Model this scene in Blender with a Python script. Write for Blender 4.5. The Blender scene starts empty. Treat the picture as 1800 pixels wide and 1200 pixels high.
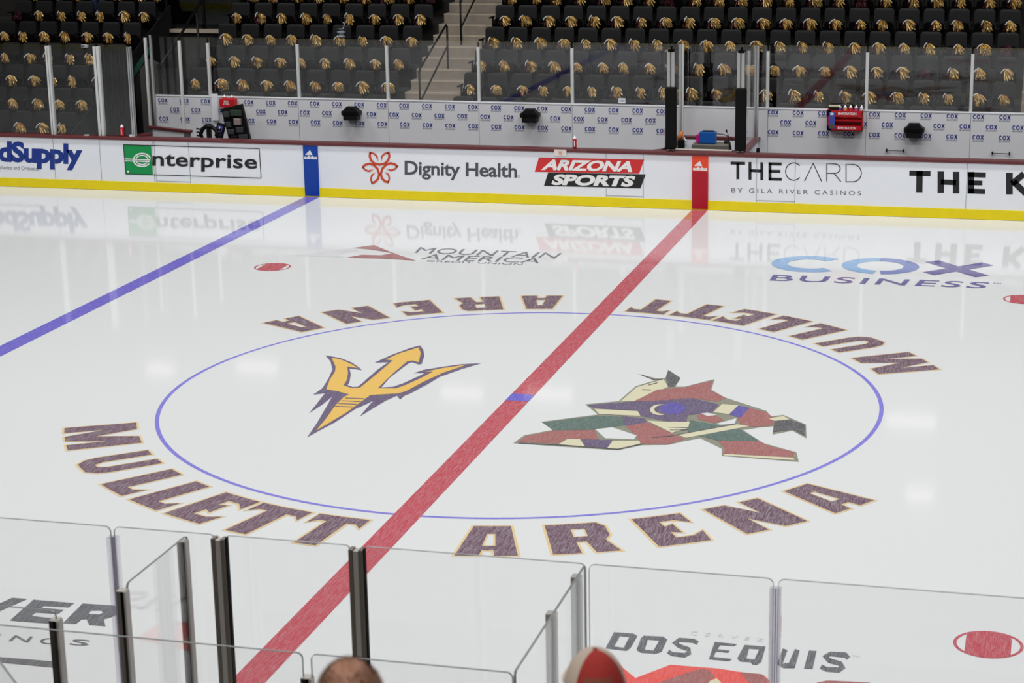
import bpy, bmesh, math, random
from mathutils import Vector, Matrix
from mathutils.geometry import tessellate_polygon
S = bpy.context.scene
COL = S.collection
PI = math.pi
random.seed(7)

# ------------------------------------------------------------------ camera
CAM = Vector((6.46016, -23.2908, 7.01257)); YAW, PITCH, ROLL = -.2505, .25426, -.01327
FPX, CX, CY = 3469.33, 980.0, 600.0
fwd = Vector((math.sin(YAW)*math.cos(PITCH), math.cos(YAW)*math.cos(PITCH), -math.sin(PITCH)))
r0 = Vector((math.cos(YAW), -math.sin(YAW), 0)); u0 = r0.cross(fwd)
rt = r0*math.cos(ROLL) + u0*math.sin(ROLL); up = -r0*math.sin(ROLL) + u0*math.cos(ROLL)
cd = bpy.data.cameras.new('camera'); cam = bpy.data.objects.new('camera', cd); COL.objects.link(cam)
m = Matrix((rt, up, -fwd)).transposed().to_4x4(); m.translation = CAM; cam.matrix_world = m
cd.sensor_width = 36; cd.lens = FPX*36/1800; cd.shift_x = -(CX-900)/1800; cd.clip_end = 300
cd.dof.use_dof = True; cd.dof.focus_distance = 30; cd.dof.aperture_fstop = 5.6
S.camera = cam
S.view_settings.view_transform = 'Standard'; S.view_settings.look = 'None'
S.view_settings.exposure = 0.0; S.view_settings.gamma = 1
# ------------------------------------------------------------------ world and lights
w = bpy.data.worlds.new('arena_dark'); S.world = w; w.use_nodes = True
w.node_tree.nodes['Background'].inputs[0].default_value = (.75, .8, .9, 1)
w.node_tree.nodes['Background'].inputs[1].default_value = 0.012
def area(name, loc, sx, sy, power, rot=(0, 0, 0), spread=180, col=(1, .985, .965)):
    l = bpy.data.lights.new(name, 'AREA'); l.shape = 'RECTANGLE'; l.size = sx; l.size_y = sy
    l.energy = power; l.color = col; l.spread = math.radians(spread)
    o = bpy.data.objects.new(name, l); o.location = loc; o.rotation_euler = rot; COL.objects.link(o); return o
for ly in (-9.5, 0, 10):
    for lx in (-17, -6, 5, 16):
        area('overhead_area_light', (lx, ly, 13.5), 7, 1.2, 640 if ly > 5 else 470, spread=150)
area('overhead_area_light', (2, -23, 13.5), 16, 2.2, 1150, spread=150)  # unseen lamp added over the near stands to brighten the spectators' heads

# ------------------------------------------------------------------ helpers
def ray(px, py):
    return fwd + rt*((px-CX)/FPX) - up*((py-CY)/FPX)
def G(px, py, z=0.0):                       # point of the horizontal plane at z
    d = ray(px, py); t = (z-CAM.z)/d.z; return CAM + d*t
def V(px, py, y):                           # point of the vertical plane at y
    d = ray(px, py); t = (y-CAM.y)/d.y; return CAM + d*t
def lin(c):
    c = c/255.0
    return c/12.92 if c <= .04045 else ((c+.055)/1.055)**2.4
def rgb(*c): return tuple(lin(x) for x in c)+(1,)
MATS = {}
def mat(name, col, rough=.6, metal=0, spec=.5, ior=1.45, noise=0, nscale=20, bump=0, emit=None, estr=0, coat=0):
    if name in MATS: return MATS[name]
    m = bpy.data.materials.new(name); m.use_nodes = True; nt = m.node_tree; b = nt.nodes['Principled BSDF']
    c = rgb(*col)
    b.inputs['Base Color'].default_value = c; b.inputs['Roughness'].default_value = rough
    b.inputs['Metallic'].default_value = metal; b.inputs['Specular IOR Level'].default_value = spec
    b.inputs['IOR'].default_value = ior; b.inputs['Coat Weight'].default_value = coat
    if noise or bump:
        tc = nt.nodes.new('ShaderNodeTexCoord'); n = nt.nodes.new('ShaderNodeTexNoise')
        n.inputs['Scale'].default_value = nscale; n.inputs['Detail'].default_value = 5
        nt.links.new(tc.outputs['Object'], n.inputs['Vector'])
        if noise:
            mx = nt.nodes.new('ShaderNodeMix'); mx.data_type = 'RGBA'
            mx.inputs[6].default_value = tuple(x*(1-noise) for x in c[:3])+(1,)
            mx.inputs[7].default_value = tuple(min(1, x*(1+noise)) for x in c[:3])+(1,)
            nt.links.new(n.outputs[0], mx.inputs[0]); nt.links.new(mx.outputs[2], b.inputs['Base Color'])
        if bump:
            bp = nt.nodes.new('ShaderNodeBump'); bp.inputs['Strength'].default_value = bump; bp.inputs['Distance'].default_value = .01
            nt.links.new(n.outputs[0], bp.inputs['Height']); nt.links.new(bp.outputs[0], b.inputs['Normal'])
    if emit:
        b.inputs['Emission Color'].default_value = rgb(*emit); b.inputs['Emission Strength'].default_value = estr
    MATS[name] = m; return m
def ice_mat(name, col, scratch=.3):
    """paint seen through a film of scratched ice"""
    if name in MATS: return MATS[name]
    m = bpy.data.materials.new(name); m.use_nodes = True; nt = m.node_tree; b = nt.nodes['Principled BSDF']
    b.inputs['Roughness'].default_value = .06; b.inputs['IOR'].default_value = 1.31; b.inputs['Specular IOR Level'].default_value = .33
    tc = nt.nodes.new('ShaderNodeTexCoord'); prev = None
    for ang, sc in ((.5, 26), (-.9, 31), (1.7, 22)):
        mp = nt.nodes.new('ShaderNodeMapping'); mp.inputs['Rotation'].default_value = (0, 0, ang); mp.inputs['Scale'].default_value = (sc*3.2, 5.5, 1)
        n = nt.nodes.new('ShaderNodeTexNoise'); n.inputs['Scale'].default_value = 1; n.inputs['Detail'].default_value = 4; n.inputs['Roughness'].default_value = .75
        n.inputs['Distortion'].default_value = .5
        rp = nt.nodes.new('ShaderNodeMapRange'); rp.inputs[1].default_value = .5; rp.inputs[2].default_value = .8
        nt.links.new(tc.outputs['Object'], mp.inputs[0]); nt.links.new(mp.outputs[0], n.inputs['Vector']); nt.links.new(n.outputs[0], rp.inputs[0])
        if prev is None: prev = rp.outputs[0]
        else:
            mm = nt.nodes.new('ShaderNodeMath'); mm.operation = 'MAXIMUM'
            nt.links.new(prev, mm.inputs[0]); nt.links.new(rp.outputs[0], mm.inputs[1]); prev = mm.outputs[0]
    sc_ = nt.nodes.new('ShaderNodeMath'); sc_.operation = 'MULTIPLY'; sc_.inputs[1].default_value = scratch
    nt.links.new(prev, sc_.inputs[0])
    mx = nt.nodes.new('ShaderNodeMix'); mx.data_type = 'RGBA'
    mx.inputs[6].default_value = rgb(*col); mx.inputs[7].default_value = (.6, .61, .64, 1)
    nt.links.new(sc_.outputs[0], mx.inputs[0]); nt.links.new(mx.outputs[2], b.inputs['Base Color'])
    MATS[name] = m; return m
def glass_mat(name, tint=(1, 1, 1), refl=1.0, haze=0.0):
    if name in MATS: return MATS[name]
    m = bpy.data.materials.new(name); m.use_nodes = True; nt = m.node_tree; nt.nodes.clear()
    out = nt.nodes.new('ShaderNodeOutputMaterial'); tr = nt.nodes.new('ShaderNodeBsdfTransparent'); gl = nt.nodes.new('ShaderNodeBsdfGlossy')
    tr.inputs[0].default_value = tint+(1,); gl.inputs['Roughness'].default_value = .02; gl.inputs['Color'].default_value = (1, 1, 1, 1)
    lw = nt.nodes.new('ShaderNodeLayerWeight'); lw.inputs[0].default_value = .5
    pw = nt.nodes.new('ShaderNodeMath'); pw.operation = 'POWER'; pw.inputs[1].default_value = 5
    ma = nt.nodes.new('ShaderNodeMath'); ma.operation = 'MULTIPLY_ADD'; ma.inputs[1].default_value = .9*refl; ma.inputs[2].default_value = .04*refl
    mx = nt.nodes.new('ShaderNodeMixShader')
    nt.links.new(lw.outputs['Facing'], pw.inputs[0]); nt.links.new(pw.outputs[0], ma.inputs[0]); nt.links.new(ma.outputs[0], mx.inputs[0])
    nt.links.new(tr.outputs[0], mx.inputs[1]); nt.links.new(gl.outputs[0], mx.inputs[2])
    last = mx.outputs[0]
    if haze:
        df = nt.nodes.new('ShaderNodeBsdfDiffuse'); df.inputs[0].default_value = (.62, .6, .72, 1)
        m2 = nt.nodes.new('ShaderNodeMixShader'); m2.inputs[0].default_value = haze
        nt.links.new(last, m2.inputs[1]); nt.links.new(df.outputs[0], m2.inputs[2]); last = m2.outputs[0]
    nt.links.new(last, out.inputs[0]); MATS[name] = m; return m

class MB:
    """collects faces with materials and links them as one mesh object"""
    def __init__(s): s.v = []; s.f = []; s.m = []; s.mats = []
    def mi(s, m):
        if m not in s.mats: s.mats.append(m)
        return s.mats.index(m)
    def add(s, vs, fs, m):
        o = len(s.v); s.v += [tuple(v) for v in vs]; k = s.mi(m)
        for f in fs: s.f.append(tuple(o+i for i in f)); s.m.append(k)
        return s
    def box(s, a, b, m):
        x0, y0, z0 = a; x1, y1, z1 = b
        vs = [(x0,y0,z0),(x1,y0,z0),(x1,y1,z0),(x0,y1,z0),(x0,y0,z1),(x1,y0,z1),(x1,y1,z1),(x0,y1,z1)]
        return s.add(vs, [(0,3,2,1),(4,5,6,7),(0,1,5,4),(1,2,6,5),(2,3,7,6),(3,0,4,7)], m)
    def hexa(s, p, m):      # eight corners: bottom four, top four
        return s.add(p, [(0,3,2,1),(4,5,6,7),(0,1,5,4),(1,2,6,5),(2,3,7,6),(3,0,4,7)], m)
    def wall(s, p, q, z0, z1, th, m):   # upright slab between two plan points
        p = Vector(p); q = Vector(q); d = (q-p).normalized(); n = Vector((-d.y, d.x))*th/2
        c = [p-n, q-n, q+n, p+n]
        return s.hexa([(a.x, a.y, z0) for a in c]+[(a.x, a.y, z1) for a in c], m)
    def tube(s, pts, r, m, n=8, cap=True):
        pts = [Vector(p) for p in pts]; rs = r if isinstance(r, (list, tuple)) else [r]*len(pts)
        o = len(s.v); k = s.mi(m)
        for i, p in enumerate(pts):
            t = (pts[min(i+1, len(pts)-1)]-pts[max(i-1, 0)]).normalized()
            a = t.orthogonal().normalized() if i == 0 else (a - t*a.dot(t)).normalized()
            b = t.cross(a)
            for j in range(n):
                q = p + (a*math.cos(2*PI*j/n)+b*math.sin(2*PI*j/n))*rs[i]; s.v.append(tuple(q))
        for i in range(len(pts)-1):
            for j in range(n):
                s.f.append((o+i*n+j, o+i*n+(j+1) % n, o+(i+1)*n+(j+1) % n, o+(i+1)*n+j)); s.m.append(k)
        if cap:
            s.f.append(tuple(o+j for j in range(n))[::-1]); s.m.append(k)
            s.f.append(tuple(o+(len(pts)-1)*n+j for j in range(n))); s.m.append(k)
        return s
    def lathe(s, prof, c, m, n=16):
        o = len(s.v); k = s.mi(m)
        for r, z in prof:
            for j in range(n): s.v.append((c[0]+r*math.cos(2*PI*j/n), c[1]+r*math.sin(2*PI*j/n), c[2]+z))
        for i in range(len(prof)-1):
            for j in range(n): s.f.append((o+i*n+j, o+i*n+(j+1) % n, o+(i+1)*n+(j+1) % n, o+(i+1)*n+j)); s.m.append(k)
        s.f.append(tuple(o+j for j in range(n))[::-1]); s.m.append(k)
        s.f.append(tuple(o+(len(prof)-1)*n+j for j in range(n))); s.m.append(k)
        return s
    def ell(s, c, r, m, n=16, k=10, M=None):
        vs = []; 
        for i in range(k+1):
            a = PI*i/k
            for j in range(n):
                b = 2*PI*j/n; q = Vector((r[0]*math.sin(a)*math.cos(b), r[1]*math.sin(a)*math.sin(b), r[2]*math.cos(a)))
                if M: q = M @ q
                vs.append(q+Vector(c))
        fs = [(i*n+j, (i+1)*n+j, (i+1)*n+(j+1) % n, i*n+(j+1) % n) for i in range(k) for j in range(n)]
        return s.add(vs, fs, m)
    def poly(s, rings, m, fn):          # rings: outer and holes in 2D, fn maps 2D to 3D
        q = [[Vector((p[0], p[1], 0)) for p in r] for r in rings]
        tr = tessellate_polygon(q); flat = [p for r in q for p in r]
        s.np = getattr(s, 'np', 0)+1; e = (s.np % 22)*.00006
        vs = [Vector(fn(p.x, p.y)) for p in flat]; hor = max(v.z for v in vs)-min(v.z for v in vs) < 1e-6
        return s.add([v+(Vector((0, 0, e)) if hor else Vector((0, -e, 0))) for v in vs], tr, m)
    def prism(s, ring, d0, d1, m, fn):  # 2D outline extruded along the third argument of fn
        n = len(ring); tr = tessellate_polygon([[Vector((p[0], p[1], 0)) for p in ring]])
        vs = [fn(p[0], p[1], d0) for p in ring]+[fn(p[0], p[1], d1) for p in ring]
        fs = [tuple(t) for t in tr]+[tuple(i+n for i in t)[::-1] for t in tr]
        fs += [(i, (i+1) % n, (i+1) % n+n, i+n) for i in range(n)]
        return s.add(vs, fs, m)
    def mesh(s, name, smooth=False, bevel=0):
        me = bpy.data.meshes.new(name); me.from_pydata(s.v, [], s.f)
        for m in s.mats: me.materials.append(m)
        for p, k in zip(me.polygons, s.m): p.material_index = k; p.use_smooth = smooth
        bm = bmesh.new(); bm.from_mesh(me)
        bmesh.ops.recalc_face_normals(bm, faces=bm.faces[:]); bm.to_mesh(me); bm.free()
        return me
    def build(s, name, parent=None, smooth=False, bevel=0, loc=None):
        o = bpy.data.objects.new(name, s.mesh(name, smooth)); COL.objects.link(o)
        if parent: o.parent = parent
        if loc: o.location = loc
        if bevel:
            b = o.modifiers.new('bevel', 'BEVEL'); b.width = bevel; b.segments = 2; b.limit_method = 'ANGLE'
        return o
def tag(o, label=None, cat=None, group=None, kind=None):
    if label: o['label'] = label
    if cat: o['category'] = cat
    if group: o['group'] = group
    if kind: o['kind'] = kind
    return o
def empty(name, loc=(0, 0, 0), rz=0):
    o = bpy.data.objects.new(name, None); o.location = loc; o.rotation_euler = (0, 0, rz); o.empty_display_size = .1
    COL.objects.link(o); return o
def offset_ring(r, d):
    n = len(r); out = []
    A = sum(r[i][0]*r[(i+1) % n][1]-r[(i+1) % n][0]*r[i][1] for i in range(n)); sg = 1 if A > 0 else -1
    for i in range(n):
        a, b, c = Vector(r[i-1][:2]), Vector(r[i][:2]), Vector(r[(i+1) % n][:2])
        e1 = (b-a); e2 = (c-b)
        if e1.length < 1e-6 or e2.length < 1e-6: out.append(tuple(b)); continue
        e1.normalize(); e2.normalize()
        n1 = Vector((e1.y, -e1.x))*sg; n2 = Vector((e2.y, -e2.x))*sg; mm = n1+n2
        if mm.length < .3: mm = n1
        mm.normalize(); k = max(.5, mm.dot(n1)); out.append(tuple(b+mm*min(d/k, d*1.8 if d > 0 else d)))
    return out
def ccw(r, want=True):
    A = sum(r[i][0]*r[(i+1) % len(r)][1]-r[(i+1) % len(r)][0]*r[i][1] for i in range(len(r)))
    return r if (A > 0) == want else r[::-1]
def stroke(pts, wd):                       # polyline to outline
    L, R = [], []; n = len(pts)
    for i in range(n):
        p = Vector(pts[i]); a = Vector(pts[max(i-1, 0)]); b = Vector(pts[min(i+1, n-1)])
        t = (b-a).normalized(); nn = Vector((-t.y, t.x)); k = 1
        if 0 < i < n-1:
            t1 = (p-a).normalized(); k = 1/max(.5, Vector((-t1.y, t1.x)).dot(nn))
        L.append(tuple(p+nn*wd/2*k)); R.append(tuple(p-nn*wd/2*k))
    return L+R[::-1]
def stroke_quads(mb, pts, wd, m, fn):
    o = stroke(pts, wd); n = len(pts)
    vs = [fn(*p) for p in o]
    mb.add(vs, [(i, i+1, 2*n-2-i, 2*n-1-i) for i in range(n-1)], m)
def arc(cx, cy, rx, ry, a0, a1, n=24):
    return [(cx+rx*math.cos(math.radians(a0+(a1-a0)*i/n)), cy+ry*math.sin(math.radians(a0+(a1-a0)*i/n))) for i in range(n+1)]
TXT = {}
def text2d(t, bold=0, space=1.0, shear=0):
    k = (t, bold, space, shear)
    if k in TXT: return TXT[k]
    c = bpy.data.curves.new('t', 'FONT'); c.body = t; c.offset = bold; c.space_character = space; c.shear = shear; c.resolution_u = 3
    o = bpy.data.objects.new('t', c); COL.objects.link(o); bpy.context.view_layer.update()
    me = bpy.data.meshes.new_from_object(o.evaluated_get(bpy.context.evaluated_depsgraph_get()))
    vs = [(v.co.x, v.co.y) for v in me.vertices]; fs = [tuple(p.vertices) for p in me.polygons]
    bpy.data.objects.remove(o); bpy.data.curves.remove(c); bpy.data.meshes.remove(me)
    x0 = min(v[0] for v in vs); x1 = max(v[0] for v in vs); y0 = min(v[1] for v in vs); y1 = max(v[1] for v in vs)
    TXT[k] = ([((x-x0)/(x1-x0), (y-y0)/(y1-y0)) for x, y in vs], fs); return TXT[k]
def text(mb, t, quad, m, fn, bold=0, space=1.0, shear=0):
    """text stretched over the corners TL TR BR BL (2D), then mapped by fn"""
    vs, fs = text2d(t, bold, space, shear); TL, TR, BR, BL = [Vector(fn(*q)) for q in quad]
    mb.add([(TL*(1-a)+TR*a)*b + (BL*(1-a)+BR*a)*(1-b) for a, b in vs], fs, m)

# ------------------------------------------------------------------ materials
ice = ice_mat('ice', (214, 217, 219), .1)
M_red = ice_mat('ice_red', (182, 74, 86), .55); M_blue = ice_mat('ice_blue', (106, 98, 196), .38); M_circ = ice_mat('ice_circle_blue', (124, 120, 210), .4)
M_mar = ice_mat('ice_maroon', (104, 76, 92), .8); M_gold = ice_mat('ice_gold_edge', (220, 196, 148), .35)
M_yel = ice_mat('ice_gold', (226, 186, 100), .2); M_brick = ice_mat('ice_brick', (158, 102, 100), .4)
M_green = ice_mat('ice_green', (92, 112, 106), .36); M_tan = ice_mat('ice_tan', (210, 206, 178), .2); M_pur = ice_mat('ice_purple', (102, 90, 118), .4)
M_dk = ice_mat('ice_dark', (92, 92, 96), .4); M_olive = ice_mat('ice_olive', (136, 138, 122), .3); M_orb = ice_mat('ice_orb', (98, 90, 164), .3)
M_grey = ice_mat('ice_grey', (98, 100, 105), .55); M_lgrey = ice_mat('ice_light_grey', (206, 208, 212), .3); M_vred = ice_mat('ice_bright_red', (222, 92, 86), .35)
M_cox1 = ice_mat('ice_sky', (136, 172, 212), .2); M_cox2 = ice_mat('ice_mid_blue', (116, 130, 184), .2); M_cox3 = ice_mat('ice_violet', (104, 98, 150), .25)
M_bw = mat('board_white', (236, 239, 246), .35, noise=.02, nscale=3)
M_bwseam = mat('board_seam', (120, 120, 125), .5)
M_ky = mat('kick_yellow', (236, 214, 0), .4, noise=.08, nscale=5)
M_cap = mat('cap_maroon', (98, 45, 48), .35, noise=.1, nscale=6)
M_navy = mat('ink_navy', (22, 52, 138), .5); M_ink = mat('ink_black', (30, 30, 33), .5); M_tgrey = mat('ink_grey', (78, 80, 88), .5)
M_eg = mat('ink_green', (0, 145, 75), .5); M_sb = mat('strip_blue', (0, 62, 160), .4); M_sr = mat('strip_red', (176, 16, 40), .4); M_so = mat('strip_orange', (232, 74, 44), .4)
M_wp = mat('ink_white', (240, 240, 240), .5); M_or = mat('petal_orange', (205, 72, 44), .5); M_ol = mat('petal_light', (236, 160, 110), .5); M_ar = mat('ink_red', (208, 46, 48), .5)
M_wall = mat('bench_wall_white', (220, 221, 226), .5, noise=.03, nscale=2)
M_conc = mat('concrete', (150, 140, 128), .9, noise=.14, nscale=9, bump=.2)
M_nose = mat('concrete_nosing', (188, 176, 158), .9, noise=.1, nscale=14)
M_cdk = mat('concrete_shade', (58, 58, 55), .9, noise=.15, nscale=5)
M_blk = mat('black_plastic', (14, 14, 15), .5, spec=.3, noise=.1); M_seat = mat('seat_charcoal', (21, 21, 23), .5, spec=.35, noise=.08, nscale=40); M_pan = mat('seat_pan_black', (8, 8, 9), .6, spec=.15)
M_metal = mat('brushed_aluminium', (205, 208, 210), .3, metal=.9); M_whm = mat('white_post', (204, 207, 206), .4)
M_bronze = mat('dark_steel', (112, 104, 96), .38, metal=.4, noise=.12, nscale=30); M_rub = mat('black_rubber', (5, 5, 6), .7, spec=.1); M_lmet = mat('satin_steel', (176, 172, 167), .35, metal=.4)
M_gedge = mat('glass_edge', (120, 126, 126), .25); M_pad = mat('black_padding', (10, 10, 11), .8, spec=.2, noise=.1, nscale=12, bump=.3)
M_gold1 = mat('gold_foil', (222, 170, 74), .32, metal=.35, noise=.3, nscale=60); M_gold2 = mat('gold_foil_glint', (250, 222, 150), .3, metal=.2); M_gold3 = mat('gold_foil_shaded', (120, 82, 34), .35, metal=.4); M_marf = mat('maroon_foil', (84, 34, 44), .35, metal=.2)  # palest and deepest gold put the strands' glints and shade into colour
M_glass = glass_mat('clear_acrylic'); M_glass2 = glass_mat('clear_channel', (.965, .96, .98), 1.5, .08)
M_btl = mat('bottle_red', (196, 18, 34), .4); M_bcap = mat('bottle_cap', (235, 235, 235), .4)
M_gcur = mat('dark_green', (16, 62, 48), .8); M_cterr = mat('terrace_concrete_shaded', (40, 39, 37), .95, noise=.15, nscale=5); M_curt = mat('black_curtain_and_void', (13, 13, 14), .95, noise=.2, nscale=4)  # terrace concrete painted dark to hold the shade between the seats

# ------------------------------------------------------------------ floor: the ice sheet and its paint
W = 12.954
mb = MB(); 
mb.add([(-31, -W, 0), (31, -W, 0), (31, W, 0), (-31, W, 0)], [(0, 1, 2, 3)], ice)
mb.box((-31, -W, -.1), (31, W, -.002), M_wall)
floor = tag(mb.build('floor'), kind='structure')
def gz(z):
    def f(px, py): p = G(px, py); return (p.x, p.y, z)
    return f
def flat(z): return lambda x, y: (x, y, z)
g1, g2, g3, g4 = gz(.0015), gz(.003), gz(.0045), gz(.006)
b = MB(); b.add([(-.1524, -W, .0015), (.1524, -W, .0015), (.1524, W-.02, .0015), (-.1524, W-.02, .0015)], [(0, 1, 2, 3)], M_red); b.build('centre_line', floor)
for sx in (-7.79, 7.77):
    b = MB(); b.add([(sx-.152, -W, .0015), (sx+.152, -W, .0015), (sx+.152, W-.02, .0015), (sx-.152, W-.02, .0015)], [(0, 1, 2, 3)], M_blue); b.build('blue_line', floor)
b = MB(); N = 180
vs = [((4.572-dr)*math.cos(2*PI*i/N), (4.572-dr)*math.sin(2*PI*i/N), .001) for i in range(N) for dr in (0, .052)]
b.add(vs, [(2*i, 2*i+1, (2*i+3) % (2*N), (2*i+2) % (2*N)) for i in range(N)], M_circ); b.build('centre_circle', floor)
b = MB(); b.add([(-.153, -.16, .003), (.153, -.16, .003), (.153, .16, .003), (-.153, .16, .003)], [(0, 1, 2, 3)], M_blue); b.build('centre_spot', floor)
for dx, dy in ((-6.1, 6.7), (6.1, 6.7), (6.1, -6.7), (-6.1, -6.7)):
    b = MB(); R = .305
    vs = [((R-dr)*math.cos(2*PI*i/64)+dx, (R-dr)*math.sin(2*PI*i/64)+dy, .0015) for i in range(64) for dr in (0, .03)]
    b.add(vs, [(2*i, 2*i+1, (2*i+3) % 128, (2*i+2) % 128) for i in range(64)], M_red)
    a = 46
    ring = [(dx+(R-.02)*math.cos(math.radians(t)), dy+(R-.02)*math.sin(math.radians(t))) for t in list(range(a, 181-a, 4))+list(range(180+a, 361-a, 4))]
    b.poly([ring], M_red, flat(.002)); b.build('faceoff_dot', floor)

# curved lettering round the circle
GL = {
 'M': [[(0,0),(.23,0),(.23,.56),(.40,0),(.60,0),(.77,.56),(.77,0),(1,0),(1,1),(.68,1),(.5,.42),(.32,1),(0,1)]],
 'U': [[(0,1),(0,.3),(.06,.13),(.24,0),(.76,0),(.94,.13),(1,.3),(1,1),(.67,1),(.67,.32),(.58,.2),(.42,.2),(.33,.32),(.33,1)]],
 'L': [[(.02,0),(.97,0),(.97,.36),(.76,.22),(.54,.22),(.54,1),(.02,1)]],
 'E': [[(.02,0),(.92,0),(.98,.34),(.74,.22),(.44,.22),(.44,.42),(.62,.36),(.62,.68),(.44,.62),(.44,.8),(.72,.8),(.96,.66),(.96,1),(.02,1)]],
 'T': [[(.31,0),(.67,0),(.67,.8),(.84,.8),(.97,.68),(.97,1),(.03,1),(.03,.68),(.16,.8),(.31,.8)]],
 'A': [[(0,0),(.38,0),(.41,.18),(.60,.18),(.63,0),(1,0),(.83,1),(.17,1)], [(.42,.34),(.60,.34),(.56,.72),(.46,.72)]],
 'R': [[(0,0),(.42,0),(.40,.38),(.56,.38),(.64,0),(1,0),(.86,.4),(.96,.54),(.96,.86),(.84,1),(0,1)], [(.41,.56),(.6,.56),(.6,.8),(.41,.8)]],
 'N': [[(0,0),(.35,0),(.35,.46),(.63,0),(1,0),(1,1),(.65,1),(.65,.54),(.37,1),(0,1)]]}
WORDS = [('mullett', [('M',205,215.2),('U',219.2,225.9),('L',229.1,235),('L',236,242),('E',242.7,249.4),('T',249.7,257.9),('T',258.7,266.2)]),
         ('arena', [('A',278.3,285.2),('R',288.3,295.8),('E',299.2,306),('N',309.2,317.4),('A',320.9,327.6)])]
RI, RO = 4.79, 5.65
for half in (0, 180):
    for wn, ls in WORDS:
        b = MB()
        for ch, a0, a1 in ls:
            rings = []
            for ring in GL[ch]:
                pts = []
                for i in range(len(ring)):
                    p, q = ring[i], ring[(i+1) % len(ring)]
                    n = max(1, int(abs(q[0]-p[0])*5))
                    for k in range(n): pts.append((p[0]+(q[0]-p[0])*k/n, p[1]+(q[1]-p[1])*k/n))
                arcp = []
                for u, v in pts:
                    # stems stay straight: the letter is laid on a bowed baseline
                    t = math.radians(a0+(a1-a0)*u+half); r = RO+(RI-RO)*v
                    am = math.radians((a0+a1)/2+half)
                    wid = math.radians(a1-a0)*(RO*.35+RI*.65)*.965
                    off = (u-.5)*wid*.5; tt = (t-am)*.5
                    c = Vector((math.cos(am+tt), math.sin(am+tt)))*r; tg = Vector((-math.sin(am+tt), math.cos(am+tt)))
                    arcp.append(tuple(c+tg*off))
                rings.append(arcp)
            outer = ccw(rings[0]); holes = [ccw(h) for h in rings[1:]]
            b.poly([offset_ring(outer, .028)]+[offset_ring(h, -.008) for h in holes], M_gold, flat(.0015))
            b.poly([outer]+[offset_ring(h, .012) for h in holes], M_mar, flat(.003))
        tag(b.build('arena_name_lettering', floor), label='curved maroon block letters with gold edge, word '+wn.upper())

def zpx(s, ox, oy, fn): return lambda x, y: fn(ox+x/s, oy+y/s)
# pitchfork emblem
b = MB(); f1 = zpx(4.5, 500, 560, g1); f2 = zpx(4.5, 500, 560, g2); f3 = zpx(4.5, 500, 560, g3)
b.poly([[(325,290),(440,310),(530,345),(590,385),(612,408),(560,400),(515,395),(525,440),(515,500),(500,525),(540,540),(580,538),(620,505),(740,400),(820,345),(712,348),(850,285),(1000,230),(1075,212),(1100,250),(1105,300),(1085,360),(1060,362),(1010,345),(985,352),(920,400),(830,470),(768,543),(860,538),(940,510),(1060,455),(1110,430),(1020,432),(1100,405),(1250,380),(1400,360),(1560,352),(1400,400),(1230,460),(1130,520),(1000,590),(950,610),(915,640),(890,610),(800,650),(700,710),(595,775),(640,720),(700,650),(640,680),(560,715),(400,820),(180,938),(260,820),(330,700),(375,620),(300,680),(195,748),(250,680),(320,590),(225,602),(300,550),(350,470),(380,400),(365,340)]], M_pur, f1)
b.poly([[(372,308),(450,325),(530,360),(585,392),(540,385),(497,380),(503,430),(492,490),(465,528),(540,552),(600,545),(650,505),(770,405),(858,330),(800,325),(900,278),(1060,228),(1078,270),(1063,345),(1010,332),(970,340),(880,415),(790,500),(738,552),(880,553),(960,525),(1080,470),(1175,420),(1115,420),(1250,392),(1440,365),(1250,430),(1100,500),(960,575),(900,592),(680,605),(590,670),(480,750),(250,885),(330,790),(400,690),(470,620),(510,600),(420,575),(330,560),(360,480),(400,420),(405,380)]], M_yel, f2)
for i, (xa, xb, y) in enumerate([(480,640,630),(455,610,652),(425,580,674),(400,550,695)]):
    b.poly([[(xa,y-4),(xb,y+2),(xb-15,y+8),(xa,y+2)]], M_pur, f3)
tag(b.build('pitchfork_emblem', floor), label='gold pitchfork emblem with maroon outline painted in ice')
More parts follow.
